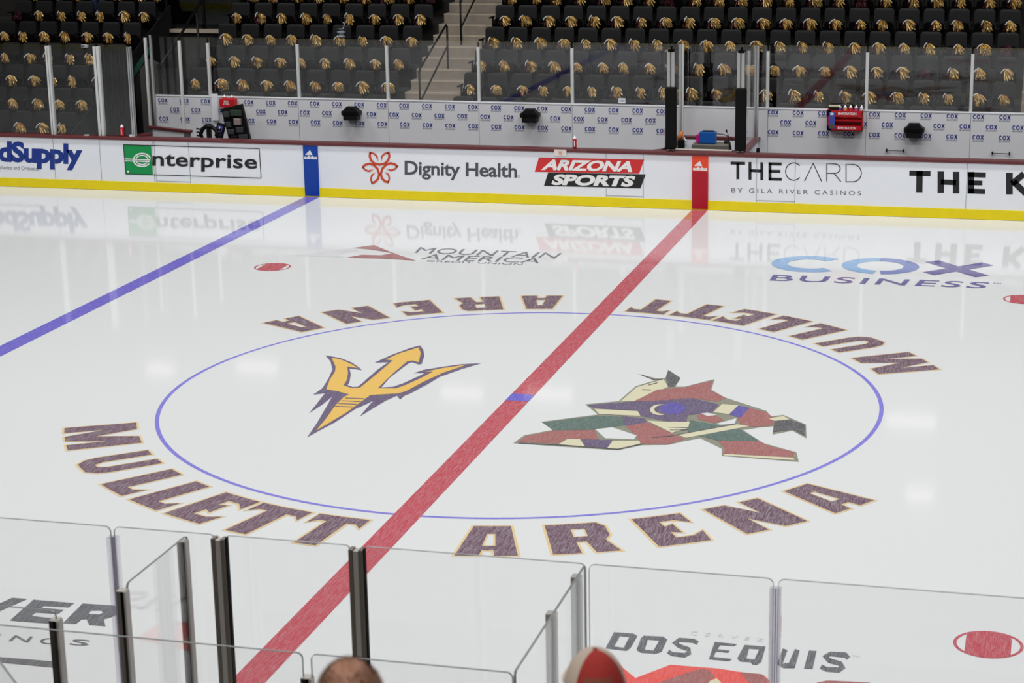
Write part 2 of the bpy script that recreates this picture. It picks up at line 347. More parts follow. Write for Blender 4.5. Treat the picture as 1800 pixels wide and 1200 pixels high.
# crest on the other side of the red line
b = MB(); f1 = zpx(3.158, 880, 620, g1); f2 = zpx(3.158, 880, 620, g2); f3 = zpx(3.158, 880, 620, g3); f4 = zpx(3.158, 880, 620, g4)
b.poly([[(70,502),(130,458),(290,428),(225,383),(540,342),(470,286),(655,268),(750,185),(860,152),(760,116),(870,143),(914,140),(930,93),(1000,140),(970,188),(1020,188),(1188,146),(1170,205),(1245,248),(1475,322),(1500,352),(1570,345),(1695,398),(1698,475),(1620,432),(1508,454),(1515,408),(1440,414),(1345,428),(1455,500),(1642,552),(1655,605),(1228,572),(1228,532),(1108,474),(1020,490),(930,511),(780,513),(650,541),(300,518)]], M_olive, f1)
for m_, ring in [(M_brick,[(95,495),(142,462),(300,432),(520,428),(545,482),(440,479),(370,476),(318,505)]),
 (M_tan,[(322,508),(372,478),(442,479),(470,520)]), (M_pur,[(440,480),(622,484),(592,529),(470,522)]), (M_tan,[(622,490),(785,488),(770,506),(650,533),(592,529)]),
 (M_green,[(236,386),(540,349),(672,355),(692,402),(520,427),(292,432)]), (M_pur,[(672,352),(800,364),(822,402),(692,406)]),
 (M_brick,[(692,407),(815,386),(950,448),(1025,480),(930,507),(780,506),(752,462)]),
 (M_pur,[(480,290),(740,271),(870,266),(960,380),(840,365),(780,352),(760,320),(530,311)]),
 (M_pur,[(870,266),(1060,252),(1212,287),(1175,332),(1040,347),(1030,386),(950,387),(780,352)]),
 (M_tan,[(665,271),(755,192),(905,147),(930,189),(870,216),(740,269)]), (M_dk,[(918,141),(932,98),(996,140),(964,189),(930,189)]),
 (M_brick,[(740,271),(868,206),(1020,191),(1176,154),(1160,206),(1250,251),(1205,272),(1060,252),(870,266)]),
 (M_green,[(1050,375),(1210,402),(1332,427),(1442,491),(1200,487),(1110,463),(1040,440)]),
 (M_brick,[(1090,345),(1175,338),(1240,372),(1190,392),(1100,372)]),
 (M_brick,[(1308,362),(1382,307),(1480,331),(1522,372),(1510,402),(1420,412),(1335,402)]), (M_orb,[(1268,342),(1318,293),(1382,306),(1330,362)]),
 (M_brick,[(1245,528),(1202,488),(1442,492),(1482,516),(1632,551),(1618,582),(1235,560)])]:
    b.poly([ring], m_, f2)
for m_, ring in [(M_tan,[(520,312),(762,326),(775,352),(546,341)]), (M_tan,[(810,378),(900,384),(1050,385),(1040,420),(950,446)]),
 (M_tan,[(1180,332),(1230,286),(1320,293),(1268,342)]), (M_tan,[(980,456),(1310,398),(1380,408),(1030,473)]), (M_tan,[(1488,366),(1570,352),(1602,371),(1520,379)]),
 (M_dk,[(1520,381),(1602,371),(1690,400),(1690,462),(1620,426),(1512,442)]), (M_tan,[(1240,562),(1622,583),(1632,597),(1240,571)]),
 (ice,[(525,425),(620,415),(755,460),(740,482),(580,476)]), (ice,[(1195,396),(1310,364),(1300,394),(1220,401)]), (ice,[(1110,338),(1150,334),(1200,346),(1150,352)]),
 (M_orb,arc(955,310,72,32,0,345,20))]:
    b.poly([ring], m_, f3)
_a = arc(885,318,56,30,75,285,16); _b = arc(905,316,52,25,80,280,16)
b.add([f4(*q) for q in _a+_b], [(i, i+1, 18+i, 17+i) for i in range(16)], M_tan)
for ln in ([(100,502),(320,512),(650,536),(790,506)],[(785,206),(835,208)],[(930,415),(1040,418)],[(940,430),(1040,428)],[(780,122),(850,150),(900,150)],[(840,472),(950,462),(1310,396)],[(820,180),(870,168)]):
    stroke_quads(b, ln, 4, M_dk, f4)
tag(b.build('team_crest', floor), label='angular skating figure crest in brick, green, purple and tan')
# bank logo
b = MB(); f1 = zpx(3.75, 460, 230, g1); f2 = zpx(3.75, 460, 230, g2); h = zpx(2.8125, 420, 380, g2)
b.poly([[(190,823),(430,792),(610,774),(645,786),(500,815),(540,832)]], M_lgrey, f1)
b.poly([[(600,772),(740,753),(870,806),(1015,855),(780,842),(560,835),(660,817),(790,820),(865,806),(790,793),(700,780)]], M_brick, f2)
text(b, 'MOUNTAIN', [(895,153),(1597,183),(1562,209),(868,181)], M_grey, h)
text(b, 'AMERICA', [(930,187),(1508,209),(1482,232),(896,213)], M_grey, h)
text(b, 'CREDIT UNION', [(930,217),(1405,234),(1400,242),(925,224)], M_grey, h)
tag(b.build('sponsor_logo', floor), label='red mountain wings and grey words MOUNTAIN AMERICA')
# broadband logo
b = MB(); h = zpx(3.2727, 1250, 250, g2)
GC = lambda pts, wd, m_: stroke_quads(b, pts, wd, m_, lambda x, y: (x, y, .003))
def gp(x, y): p = G(1250+x/3.2727, 250+y/3.2727); return (p.x, p.y)
def ground_ellipse(L, R, T, B):    # centre and radii on the ground
    l, r, t, bo = [Vector(gp(*q)) for q in (L, R, T, B)]; c = (l+r+t+bo)/4; return c.x, c.y, (r.x-l.x)/2, (t.y-bo.y)/2
c = ground_ellipse((392,699),(745,708),(600,658),(540,737)); GC(arc(c[0], c[1], c[2], c[3]*.9, 48, 312, 40), .27, M_cox1)
c = ground_ellipse((782,710),(1160,718),(1005,670),(945,750)); GC(arc(c[0], c[1], c[2]*.95, c[3]*.9, 95, 265, 30), .25, M_cox1); GC(arc(c[0], c[1], c[2]*.95, c[3]*.9, -85, 95, 30), .25, M_cox2)
a_, b_, c_, d_ = gp(1270,684), gp(1560,772), gp(1592,700), gp(1250,756)
GC([a_, b_], .27, M_cox3); stroke_quads(b, [c_, d_], .27, M_cox3, lambda x, y: (x, y, .0036))
text(b, 'BUSINESS', [(358,761),(1612,806),(1572,841),(335,796)], M_cox3, h, .012, 1.15)
text(b, 'TM', [(1622,808),(1668,810),(1664,817),(1618,815)], M_cox3, h)
tag(b.build('sponsor_logo', floor), label='blue and violet COX BUSINESS lettering in ice')
# casino logo at the near left
b = MB(); h = zpx(7.5, 0, 1040, g2)
for rings in ([[(-60,180),(160,80),(365,95),(0,255),(-120,300),(-200,270)]],
 [[(440,105),(978,150),(905,207),(580,188),(550,214),(842,238),(772,292),(470,275),(415,320),(715,352),(640,420),(130,380)]],
 [[(1090,155),(1500,182),(1590,220),(1560,290),(1470,335),(1370,362),(1390,455),(1180,440),(1140,362),(1080,362),(1000,425),(830,415)],[(1200,250),(1330,248),(1368,272),(1310,300),(1170,292)]]):
    b.poly(rings, M_grey, h)
text(b, 'N', [(195,575),(437,592),(372,668),(110,648)], M_grey, h, .01); text(b, 'O', [(560,605),(800,622),(735,700),(500,680)], M_grey, h, .01)
text(b, 'S', [(965,622),(1205,640),(1160,716),(905,700)], M_grey, h, .01)
text(b, 'I', [(-40,560),(20,563),(-60,640),(-120,636)], M_grey, h, .01)
b.poly([[(-200,850),(0,862),(700,918),(820,925),(760,1000),(690,998),(0,932),(-200,915)]], M_grey, h)
text(b, 'o', [(1790,190),(1900,200),(1880,230),(1770,222)], M_lgrey, h)
tag(b.build('sponsor_logo', floor), label='dark grey slanted letters VER above NOS and a bar')
# beer logo at the near right
b = MB(); h = zpx(5.143, 1050, 1080, g2); h3 = zpx(5.143, 1050, 1080, g3); h7 = zpx(4.286, 1380, 1080, g2)
for rings in ([[(150,160),(325,172),(362,195),(300,302),(262,328),(75,305)],[(205,195),(290,203),(238,300),(152,290)]],
 [[(420,192),(595,200),(632,225),(582,335),(530,355),(392,345),(355,320),(395,212)],[(455,226),(560,235),(508,326),(428,318)]],
 [[(1060,248),(1265,268),(1235,286),(1110,277),(1085,313),(1198,328),(1182,345),(1072,336),(1052,384),(1218,402),(1195,422),(1008,405)]],
 [[(1330,275),(1520,290),(1482,430),(1440,456),(1400,452),(1385,430),(1290,425),(1265,398)],[(1372,308),(1462,316),(1420,408),(1347,398)]]):
    b.poly(rings, M_grey, h)
stroke_quads(b, [(908,258),(870,238),(740,228),(705,255),(740,285),(830,315),(830,345),(790,368),(680,358),(640,335)], 36, M_grey, h)
stroke_quads(b, [(0,262),(-40,375),(-10,385),(50,385),(92,265)], 38, M_grey, h7)
b.poly([[(180,272),(237,275),(207,410),(142,408)]], M_grey, h7)
stroke_quads(b, [(478,330),(455,305),(340,296),(305,318),(330,345),(420,372),(432,395),(405,418),(310,412),(270,392)], 34, M_grey, h7)
text(b, 'CERVEZA', [(850,150),(1640,232),(1628,256),(838,184)], M_lgrey, h, 0, 2.2)
text(b, 'TM', [(505,305),(565,312),(560,325),(500,318)], M_lgrey, h7)
b.poly([[(180,420),(240,490),(345,575),(660,455),(1100,490),(1290,520),(1500,545),(1560,600),(1540,760),(900,760),(600,760),(150,760)]], M_vred, h)
b.poly([[(560,617),(760,545),(930,495),(1000,500),(1065,560),(1000,617),(900,760),(500,760)],], M_brick, h3)
b.poly([[(1290,525),(1480,540),(1550,600),(1480,640),(1360,610)]], M_brick, h3); b.poly([[(1020,600),(1080,580),(1120,617),(1080,700),(950,700)]], M_tan, h3)
b.poly([[(240,514),(320,498),(480,505),(640,514),(660,640),(240,600)]], M_brick, h7)
tag(b.build('sponsor_logo', floor), label='grey words DOS EQUIS over a red cross')

# ------------------------------------------------------------------ far dasher boards
def dasher(y0, y1, name, x0=-31, x1=31):
    root = empty(name, (0, y0, 0)); b = MB(); lo, hi = min(y0, y1), max(y0, y1)
    b.box((x0, lo-y0, .005), (x1, hi-y0, 1.03), M_bw); b.build('panel', root)
    return root
far = dasher(W, W+.14, 'dasher_board')
tag(far, 'long white rink board with sponsor advertising and yellow kick strip, beyond the ice', 'rink board')
def py(y): return lambda px, pz: V(px, pz, W-.012)-Vector((0, W-y, 0))+Vector((0, .012, 0))
def fb(d):                        # pixels to the face of the far board, d in front of it, local to far
    def f(px, pz): p = V(px, pz, W-.012); return (p.x, -d, p.z)
    return f
b = MB(); b.box((-31, -.012, .004), (31, -.001, .185), M_ky); b.build('kick_strip', far, bevel=.003)
b = MB(); b.box((-31, -.03, 1.03), (31, .2, 1.095), M_cap); b.build('cap_rail', far, bevel=.012)
b = MB()
for x in (97, 178, 271, 274, 334, 1065.5, 1131, 1330, 1398, 1700): 
    p = V(x, 300, W); b.box((p.x-.003, -.004, .19), (p.x+.003, .001, 1.03), M_bwseam)
for xa, xb in ((274, 334), (1066, 1131), (1330, 1398)):
    pa, pb = V(xa, 300, W), V(xb, 300, W); b.box((pa.x, -.004, .215), (pb.x, .001, .222), M_bwseam)
b.build('gate_seams', far)
F1, F2, F3 = fb(.002), fb(.0045), fb(.007)
h = zpx(3.75, 0, 220, F1); h2 = zpx(3.75, 0, 220, F2); h3 = zpx(3.75, 0, 220, F3)
b = MB(); text(b, 'edSupply', [(-97,99),(542,123),(542,300),(-97,278)], M_navy, h, .045, .94)
text(b, 'Prosthetics and Orthotics', [(-55,264),(255,275),(255,300),(-55,288)], M_tgrey, h)
tag(b.build('advertisement', far), label='blue word edSupply over small grey line')
b = MB()
for p, q in (((812,129),(1708,155)),((1708,155),(1720,349)),((1720,349),(828,322)),((828,322),(812,129))): stroke_quads(b, [p, q], 5, M_ink, h2)
b.poly([[(815,131),(995,135),(1007,325),(830,321)]], M_eg, h)
text(b, 'nterprise', [(1003,178),(1694,200),(1694,318),(1003,297)], M_ink, h2, .02, 1.02)
def ering(r): return arc(935, 229, r*1.02, r*.78, -12, -325, 30)
stroke_quads(b, [(x, y) for x, y in ering(55)], 9, M_wp, h2); stroke_quads(b, ering(39), 7, M_wp, h2)
stroke_quads(b, [(822,222),(990,230)], 7, M_wp, h3); stroke_quads(b, [(822,234),(985,241)], 7, M_wp, h3)
b.poly([arc(843, 306, 7, 7, 0, 340, 10)], M_wp, h2)
tag(b.build('advertisement', far), label='framed green and white panel reading enterprise')
def adidas(b, cx, cz, s, d):     # three slanted bars over a word, local x z
    for k, (hh) in enumerate((.035, .065, .095)):
        x = cx-.075+k*.05; b.poly([[(x-.028*s, cz),(x+.018*s, cz),(x+.018*s+.0, cz+.0)] and [(x-.03, cz), (x+.018, cz), (x+.018-.045*hh/.095+.0, cz+hh), (x-.03-.045*hh/.095+.012, cz+hh-.02)]], M_wp, lambda X, Z: (X, -d, Z))
    text(b, 'adidas', [(cx-.135, cz-.012), (cx+.135, cz-.012), (cx+.135, cz-.085), (cx-.135, cz-.085)], M_wp, lambda X, Z: (X, -d, Z), .04, .95)
for xc, m1, m2, nm, lb in ((-7.79, M_sb, M_sb, 'blue_line_strip', 'blue strip with white three-bar logo and word adidas'), (0, M_so, M_sr, 'centre_line_strip', 'orange over deep red strip with white three-bar logo and word adidas')):
    b = MB(); b.box((xc-.153, -.016, .02), (xc+.153, -.001, .74), m2); b.box((xc-.153, -.016, .74), (xc+.153, -.001, 1.03), m1)
    adidas(b, xc, .84, 1, .018); tag(b.build(nm, far), label=lb)
b = MB(); h = zpx(3.75, 460, 230, F1); h2 = zpx(3.75, 460, 230, F2)
c0 = Vector((778, 241))
for k in range(3):
    M2 = Matrix.Rotation(math.radians(120*k), 2); tf = lambda P: [tuple(c0+M2 @ (Vector(q)-c0)) for q in P]
    stroke_quads(b, tf([(715,140),(711,165),(718,192),(740,214),(776,223),(812,214),(834,192),(841,165),(834,140)]), 15, M_or, h2)
    stroke_quads(b, tf([(714,144),(738,150),(757,166),(762,182)]), 11, M_or, h2); stroke_quads(b, tf([(835,144),(811,150),(792,166),(790,182)]), 11, M_or, h2)
    stroke_quads(b, tf([(762,182),(764,196)]), 8, M_ol, h2); stroke_quads(b, tf([(790,182),(788,196)]), 8, M_ol, h2)
text(b, 'Dignity Health', [(941,197),(1682,217),(1682,338),(941,318)], M_tgrey, h, .022, .98)
stroke_quads(b, arc(1694, 299, 9, 9, 0, 350, 12), 2, M_tgrey, h)
tag(b.build('advertisement', far), label='orange five-petal flower and grey words Dignity Health')
b = MB(); h = zpx(4.5, 900, 240, F1); h2 = zpx(4.5, 900, 240, F2)
b.poly([[(212,165),(1045,183),(1005,294),(178,280)]], M_ar, h); b.poly([[(285,284),(1058,299),(1015,410),(252,390)]], M_ink, h)
text(b, 'ARIZONA', [(268,180),(985,196),(950,282),(228,265)], M_wp, h2, .045, .96); text(b, 'SPORTS', [(340,297),(985,311),(950,398),(305,383)], M_wp, h2, .05, .96)
tag(b.build('advertisement', far), label='red and black slanted plates reading ARIZONA SPORTS')
b = MB(); h = zpx(3.2727, 1250, 250, F1)
for pts in ([(112,120),(195,122)],[(153,120),(153,213)],[(223,114),(223,216)],[(291,116),(291,218)],[(223,163),(291,166)],[(338,118),(338,218)],[(330,124),(405,126)],[(330,167),(398,168)],[(330,212),(406,214)]):
    stroke_quads(b, pts, 17, M_ink, h)
for pts in (arc(475,169,47,50,-318,-42,24),[(537,224),(587,122),(635,226)],[(665,226),(665,124),(710,125)],arc(710,152,32,27,-90,90,12),[(710,179),(665,178)],[(708,180),(746,227)],[(776,228),(776,127),(815,128)],arc(815,178,49,50,-90,90,16),[(815,228),(776,228)]):
    stroke_quads(b, pts, 5.5, M_ink, h)
text(b, 'BY GILA RIVER CASINOS', [(117,263),(862,281),(862,306),(117,289)], M_tgrey, h, -.004, 1.45)
tag(b.build('advertisement', far), label='black words THE CARD over BY GILA RIVER CASINOS')
b = MB()
for pts, wd in (([(1140,178),(1262,181)],30),([(1199,166),(1197,289)],37),([(1321,168),(1321,292)],37),([(1409,170),(1409,295)],37),([(1321,229),(1409,232)],30),([(1494,171),(1494,296)],38),([(1480,186),(1580,189)],29),([(1480,233),(1560,235)],27),([(1480,281),(1576,284)],29),([(1716,176),(1716,300)],38),([(1730,240),(1800,182)],36),([(1740,228),(1812,296)],36),([(1880,180),(1880,304)],38)):
    stroke_quads(b, pts, wd, M_ink, h)
tag(b.build('advertisement', far), label='heavy black letters THE K cut by the picture edge')

# ------------------------------------------------------------------ bench wall with glass on top
YB = 15.0
b = MB(); b.box((-12.05, YB, 0), (7.6, YB+.12, 1.655), M_wall); wb = tag(b.build('wall_bench'), kind='structure')
b = MB(); b.box((-12.05, W+.14, -.1), (7.6, YB, .12), M_cdk); tag(b.build('floor_bench'), kind='structure')
b = MB()
M_cx = mat('print_blue', (36, 50, 140), .5); M_cg = mat('print_grey_blue', (96, 100, 140), .5)
def cox(x, z):
    f = lambda X, Z: (x+X, YB-.004, z+Z)
    stroke_quads(b, arc(-.072, .0, .025, .035, 50, 310, 10), .016, M_cx, f); stroke_quads(b, arc(0, 0, .027, .035, 0, 360, 12), .016, M_cx, f)
    stroke_quads(b, [(.052, .042), (.1, -.042)], .017, M_cx, f); stroke_quads(b, [(.1, .042), (.052, -.042)], .017, M_cx, f)
    text(b, 'BUSINESS', [(-.1, -.055), (.1, -.055), (.1, -.085), (-.1, -.085)], M_cg, f, .0)
for k in range(23):
    cox(-11.87+.4875*k, 1.565); cox(-11.87+.4875*k, 1.176)
    if k < 22: cox(-11.61+.4875*k, 1.375)
for k in range(13):
    cox(1.07+.4915*k, 1.592); cox(1.077+.4915*k, 1.2); cox(1.32+.4915*k, 1.4)
b.build('printed_logos', wb)
b = MB()
for x in (-8.82, -6.86, -4.92, -2.97, .97, 2.88, 4.86): b.box((x-.003, YB-.003, .6), (x+.003, YB, 1.65), M_bwseam)
b.build('seams', wb)
b = MB(); b.box((-12.05, YB-.01, 1.655), (7.6, YB+.13, 1.67), M_bw); b.build('top_edge', wb)
b = MB()
for x in (5.45, 3.45):
    b.box((x-.16, YB-.07, .9), (x+.16, YB-.06, .915), M_bronze)
    for s in (-.16, .16): b.box((x+s-.012, YB-.07, .88), (x+s+.012, YB-.001, .935), M_blk)
b.build('pull_handle', wb)
WALLP = [-11.9, -10.8, -8.81, -6.865, -4.92, -2.975, -.6, .95, 2.87, 4.85, 7.0]
def pane(name, p, q, z0, z1, label, group, th=.013, cat='glass panel', corner=.03, edge=True, m_=None, em=None):
    p = Vector((p[0], p[1])); q = Vector((q[0], q[1])); d = (q-p); L = d.length; d.normalize(); n = Vector((-d.y, d.x))
    o = empty(name, (p.x, p.y, z0))
    c = corner; H = z1-z0
    ring = [(0, 0), (L, 0), (L, H-c)]+[(L-c+c*math.cos(a), H-c+c*math.sin(a)) for a in (PI/8, PI/4, 3*PI/8)]+[(L-c, H), (c, H)]+[(c+c*math.cos(a), H-c+c*math.sin(a)) for a in (5*PI/8, 3*PI/4, 7*PI/8)]+[(0, H-c)]
    fn = lambda u, v, t: (d.x*u+n.x*t, d.y*u+n.y*t, v)
    b = MB(); b.prism(ring, -th/2, th/2, m_ or M_glass, fn); b.build('sheet', o)
    if edge:
        b = MB(); r = ring[1:]+[ring[0]]
        e = .0022
        for i in range(len(r)-1):
            (a0, a1), (c0_, c1) = r[i], r[i+1]
            t = Vector((c0_-a0, c1-a1)).normalized(); nn = Vector((t.y, -t.x))*e
            b.hexa([fn(a0, a1, -th/2), fn(c0_, c1, -th/2), fn(c0_, c1, th/2), fn(a0, a1, th/2),
                    fn(a0+nn.x, a1+nn.y, -th/2), fn(c0_+nn.x, c1+nn.y, -th/2), fn(c0_+nn.x, c1+nn.y, th/2), fn(a0+nn.x, a1+nn.y, th/2)], em or M_gedge)
        b.build('polished_edge', o)
    return tag(o, label, cat, group)
ORD = ['first', 'second', 'third', 'fourth', 'fifth', 'sixth', 'seventh', 'eighth', 'ninth', 'tenth', 'eleventh', 'twelfth', 'thirteenth', 'fourteenth', 'fifteenth', 'sixteenth', 'seventeenth', 'eighteenth', 'nineteenth', 'twentieth', 'twenty-first', 'twenty-second', 'twenty-third']
for i in range(len(WALLP)-1):
    pane('bench_glass', (WALLP[i]+.012, YB+.06), (WALLP[i+1]-.012, YB+.06), 1.672, 2.89, 'clear glass panel on the white bench wall, %s from the left' % ORD[i], 'glass above the bench wall', edge=False)
for i, x in enumerate(WALLP):
    if i == 6 or i == 0 or i == 10: continue
    o = empty('glass_post', (x, YB+.06, 1.672))
    b = MB(); b.box((-.029, -.035, 0), (.029, -.01, 1.1), M_whm); b.box((-.029, .01, 0), (.029, .03, 1.1), M_whm); b.build('channel', o, bevel=.004)
    b = MB(); b.box((-.008, -.012, 1.08), (.008, .012, 1.19), M_rub); b.build('gasket', o)
    tag(o, 'white glass post on the bench wall, %s of its row from the left' % ORD[i-1], 'glass post', 'posts on the bench wall')

# things along the bench wall
def speaker(px, pz, lb):
    p = V(px, pz, YB-.1); o = empty('wall_box', (p.x, YB-.005, p.z))
    b = MB(); f = lambda x, z, y: (x, y, z)
    b.prism([(-.15,-.135),(.15,-.135),(.155,-.04),(.19,-.03),(.195,.05),(.155,.065),(.11,.11),(-.11,.11),(-.155,.065),(-.195,.05),(-.19,-.03),(-.155,-.04)], -.2, 0, M_blk, f); b.build('body', o, bevel=.012)
    b = MB(); b.box((-.1, -.17, .105), (.1, -.03, .14), M_blk); b.build('top_hood', o, bevel=.01)
    b = MB(); b.box((-.13, -.212, -.02), (.13, -.2, .05), M_pan); b.build('front_pad', o, bevel=.008)
    tag(o, lb, 'box', 'black boxes on the bench wall')
speaker(618, 199, 'black moulded box fixed to the white bench wall, left of the stairs'); speaker(932, 203, 'black moulded box fixed to the white bench wall, left of the timekeeper bay'); speaker(1607, 229, 'black moulded box fixed to the white bench wall below the red drinks rack')
# red tray of bottles, left
p = V(401, 180, YB-.1); o = empty('bottle_rack', (p.x, YB-.01, p.z))
b = MB(); b.box((-.17, -.16, -.1), (.17, 0, .08), M_btl); b.build('tray', o, bevel=.01)
b = MB(); f = lambda X, Z: (X, -.163, Z)
text(b, 'BIO', [(-.06, .05), (.04, .05), (.04, .01), (-.06, .01)], M_wp, f, .02); text(b, 'STEEL', [(-.08, 0), (.06, 0), (.06, -.04), (-.08, -.04)], M_wp, f, .02); b.build('lettering', o)
tag(o, 'small red bottle rack hung at the top left of the white bench wall', 'bottle rack')
def bottle(loc, lb, group=None, s=1.0, body=None, cat='bottle'):
    o = empty('drink_bottle', loc)
    b = MB(); b.lathe([(.03*s, 0), (.036*s, .01*s), (.036*s, .09*s), (.032*s, .1*s), (.036*s, .11*s), (.036*s, .17*s), (.03*s, .185*s)], (0, 0, 0), body or M_btl, 14); b.build('body', o, smooth=True)
    b = MB(); b.lathe([(.034*s, .183*s), (.034*s, .2*s), (.02*s, .215*s), (.01*s, .225*s), (.01*s, .24*s)], (0, 0, 0), M_bcap, 12); b.build('cap', o, smooth=True)
    b = MB(); b.box((-.006*s, -.0375*s, .04*s), (.006*s, -.035*s, .15*s), M_wp); b.build('stripe', o)
    return tag(o, lb, cat, group)
bottle((p.x-.08, YB-.09, p.z+.08-.16), 'white capped bottle standing left in the small red bottle rack', s=1, group='bottles in the small red rack'); bottle((p.x+.09, YB-.09, p.z+.08-.16), 'white capped bottle standing right in the small red bottle rack', group='bottles in the small red rack')
# white upright board with tape
p = V(378, 174, YB); b = MB(); b.box((-.07, -.03, -.45), (.07, 0, .11), M_bw); tag(b.build('notice_board', loc=(p.x, YB-.005, p.z)), 'narrow white board rising above the bench wall beside a glass post', 'board')
# hydration rack, right
pa, pb = V(1455, 192, YB-.15), V(1516, 230, YB-.15); o = empty('drinks_rack', ((pa.x+pb.x)/2, YB-.01, (pa.z+pb.z)/2)); hw = (pb.x-pa.x)/2; hh = (pa.z-pb.z)/2
b = MB(); b.box((-hw, -.02, -hh), (hw, 0, hh), M_btl); b.box((-hw, -.2, -hh), (hw, -.19, -hh*.5), M_btl); b.box((-hw, -.2, hh*.35), (hw, -.19, hh*.95), M_btl); b.box((-hw, -.2, -hh), (hw, 0, -hh+.012), M_btl)
b.box((-hw, -.2, -hh), (-hw+.22*hw, -.188, hh), M_btl); b.box((hw-.012, -.2, -hh), (hw, 0, hh), M_btl); b.box((-hw, -.2, -hh), (-hw+.012, 0, hh), M_btl); b.box((-hw, -.2, -.01), (hw, -.02, .0), M_btl); b.build('rack', o)
b = MB(); f = lambda X, Z: (X, -.202, Z)
for z in (hh*.78, -hh*.6): text(b, 'HYDRATION', [(-.09, z), (.22, z), (.22, z-.05), (-.09, z-.05)], M_wp, f, .03); b.box((-.13, -.202, z-.05), (-.1, -.2, z), M_wp)
b.build('lettering', o)
b = MB(); b.box((-hw+.03, -.205, -hh*.8), (-hw+.15, -.2, hh*.8), mat('label_blue', (70, 80, 170), .5)); b.box((-hw+.04, -.207, -hh*.75), (-hw+.14, -.205, -hh*.4), mat('label_olive', (96, 84, 40), .6)); b.box((-hw+.06, -.207, hh*.5), (-hw+.12, -.205, hh*.72), M_wp); b.build('picture_label', o)
tag(o, 'large red drinks rack with white HYDRATION lettering hung on the bench wall', 'drinks rack')
BM = [mat('bottle_blue', (60, 80, 170), .4), mat('bottle_tan', (196, 150, 110), .5), M_btl, mat('bottle_violet', (130, 90, 150), .4), mat('bottle_clear', (190, 200, 205), .3)]
for i in range(5):
    bottle((o.location.x-hw*.33+i*.105, YB-.1, o.location.z-.0+hh-.155), '%s bottle in the large red drinks rack, %s from the left' % (['blue', 'tan', 'red', 'violet', 'pale'][i], ORD[i]), 'bottles in the large red rack', body=BM[i])
q = o.location; b = MB(); b.box((-.1, -.1, 0), (.1, 0, .05), M_blk); b.box((-.1, -.1, .05), (.1, 0, .075), mat('cream', (205, 198, 170), .6)); tag(b.build('storage_box', loc=(q.x-hw+.12, YB-.06, q.z+hh)), 'black box with cream lid on the left end of the red drinks rack', 'box')
# small sign on the wall glass
p = V(1093, 177, YB+.02); b = MB(); b.box((-.07, -.004, -.05), (.07, 0, .05), M_bw)
for k in range(3): b.box((-.055, -.005, .028-.025*k), (.055, -.004, .034-.025*k), M_tgrey)
tag(b.build('notice_card', loc=(p.x, YB+.04, p.z)), 'small white notice with grey lines stuck low on the bench glass', 'notice')

# bench end: low wall, rail and glass
A_, B_ = Vector((-11.98, 14.58)), Vector((-10.9, 14.12))
o = empty('bench_end_gate', (A_.x, A_.y, 0)); dd = (B_-A_)
b = MB(); b.wall((0, 0), dd, .12, 1.03, .06, M_wall); b.build('panel', o)
b = MB(); b.wall(-dd*.03, dd*1.04, 1.03, 1.085, .12, M_cap); b.build('cap_rail', o, bevel=.01)
for u in (.03, .95): b = MB(); b.wall(dd*(u-.05), dd*(u+.05), .12, 1.03, .085, M_metal); b.build('corner_post', o)
tag(o, 'low white gate panel with maroon top rail at the left end of the bench', 'gate')
pane('end_glass', tuple(A_+dd*.16), tuple(A_+dd*.86), 1.09, 2.98, 'clear glass sheet above the low gate at the left end of the bench', 'bench end glass', edge=False)
for u, lb, wd, mt in ((.0, 'white tall post on the far left of the bench end glass', .05, M_whm), (.14, 'clear ribbed post beside the white post at the bench end', .045, M_metal), (.88, 'white tall post on the right of the bench end glass', .05, M_whm)):
    q = A_+dd*u; o = empty('glass_post', (q.x, q.y, 1.087)); b = MB()
    b.box((-wd/2, -.03, 0), (wd/2, -.008, 1.83 if u != .14 else 1.9), mt); b.box((-wd/2, .008, 0), (wd/2, .03, 1.83), mt); b.build('channel', o, bevel=.004)
    b = MB(); b.box((-.006, -.008, 0), (.006, .008, 1.87), M_rub); b.build('gasket', o); tag(o, lb, 'glass post', 'bench end posts')

# front glass, far left
FP = [-16.3, -13.385, -12.335, -11.6]
for i, lb in enumerate(('leftmost clear rink glass panel above the far board', 'clear rink glass panel between the two thick white posts, far board', 'narrow clear rink glass panel beside the dark opening, far board')):
    pane('rink_glass', (FP[i]+.012, W+.09), (FP[i+1]-.012, W+.09), 1.097, 2.93, lb, 'rink glass at far left', edge=False)
for x, wd, lb in ((-13.385, .088, 'thick white rink glass post, leftmost on the far board'), (-12.31, .125, 'widest white rink glass post on the far board at left'), (-11.6, .07, 'slim clear post at the end of the far left rink glass')):
    o = empty('rink_post', (x, W+.09, 1.096)); mt = M_whm if wd > .08 else M_metal
    b = MB(); b.box((-wd/2, -.05, 0), (-wd*.06, -.012, 1.8), mt); b.box((wd*.06, -.05, 0), (wd/2, -.012, 1.8), mt); b.box((-wd/2, .012, 0), (wd/2, .05, 1.8), mt); b.box((-wd*.06, -.03, 0), (wd*.06, -.012, 1.78), M_bronze)
    b.build('channel', o, bevel=.004); b = MB(); b.box((-.01, -.012, 1.78), (.01, .012, 1.84), M_rub); b.build('gasket', o); tag(o, lb, 'glass post', 'far left rink posts')
p = V(150, 84, W+.09); o = empty('action_camera', (p.x, W+.09, 2.935))
b = MB(); b.box((-.07, -.05, -.06), (.07, .03, .0), M_metal); b.build('housing', o, bevel=.01); b = MB(); b.lathe([(.02, 0), (.02, .012)], (0, 0, 0), M_blk); c = b.build('lens', o); c.rotation_euler = (PI/2, 0, 0); c.location = (-.03, -.05, -.03)
b = MB(); b.box((-.02, -.012, -.09), (.02, .012, -.055), M_blk); b.build('clamp', o); tag(o, 'small silver camera clipped on top of the far left rink glass', 'camera')
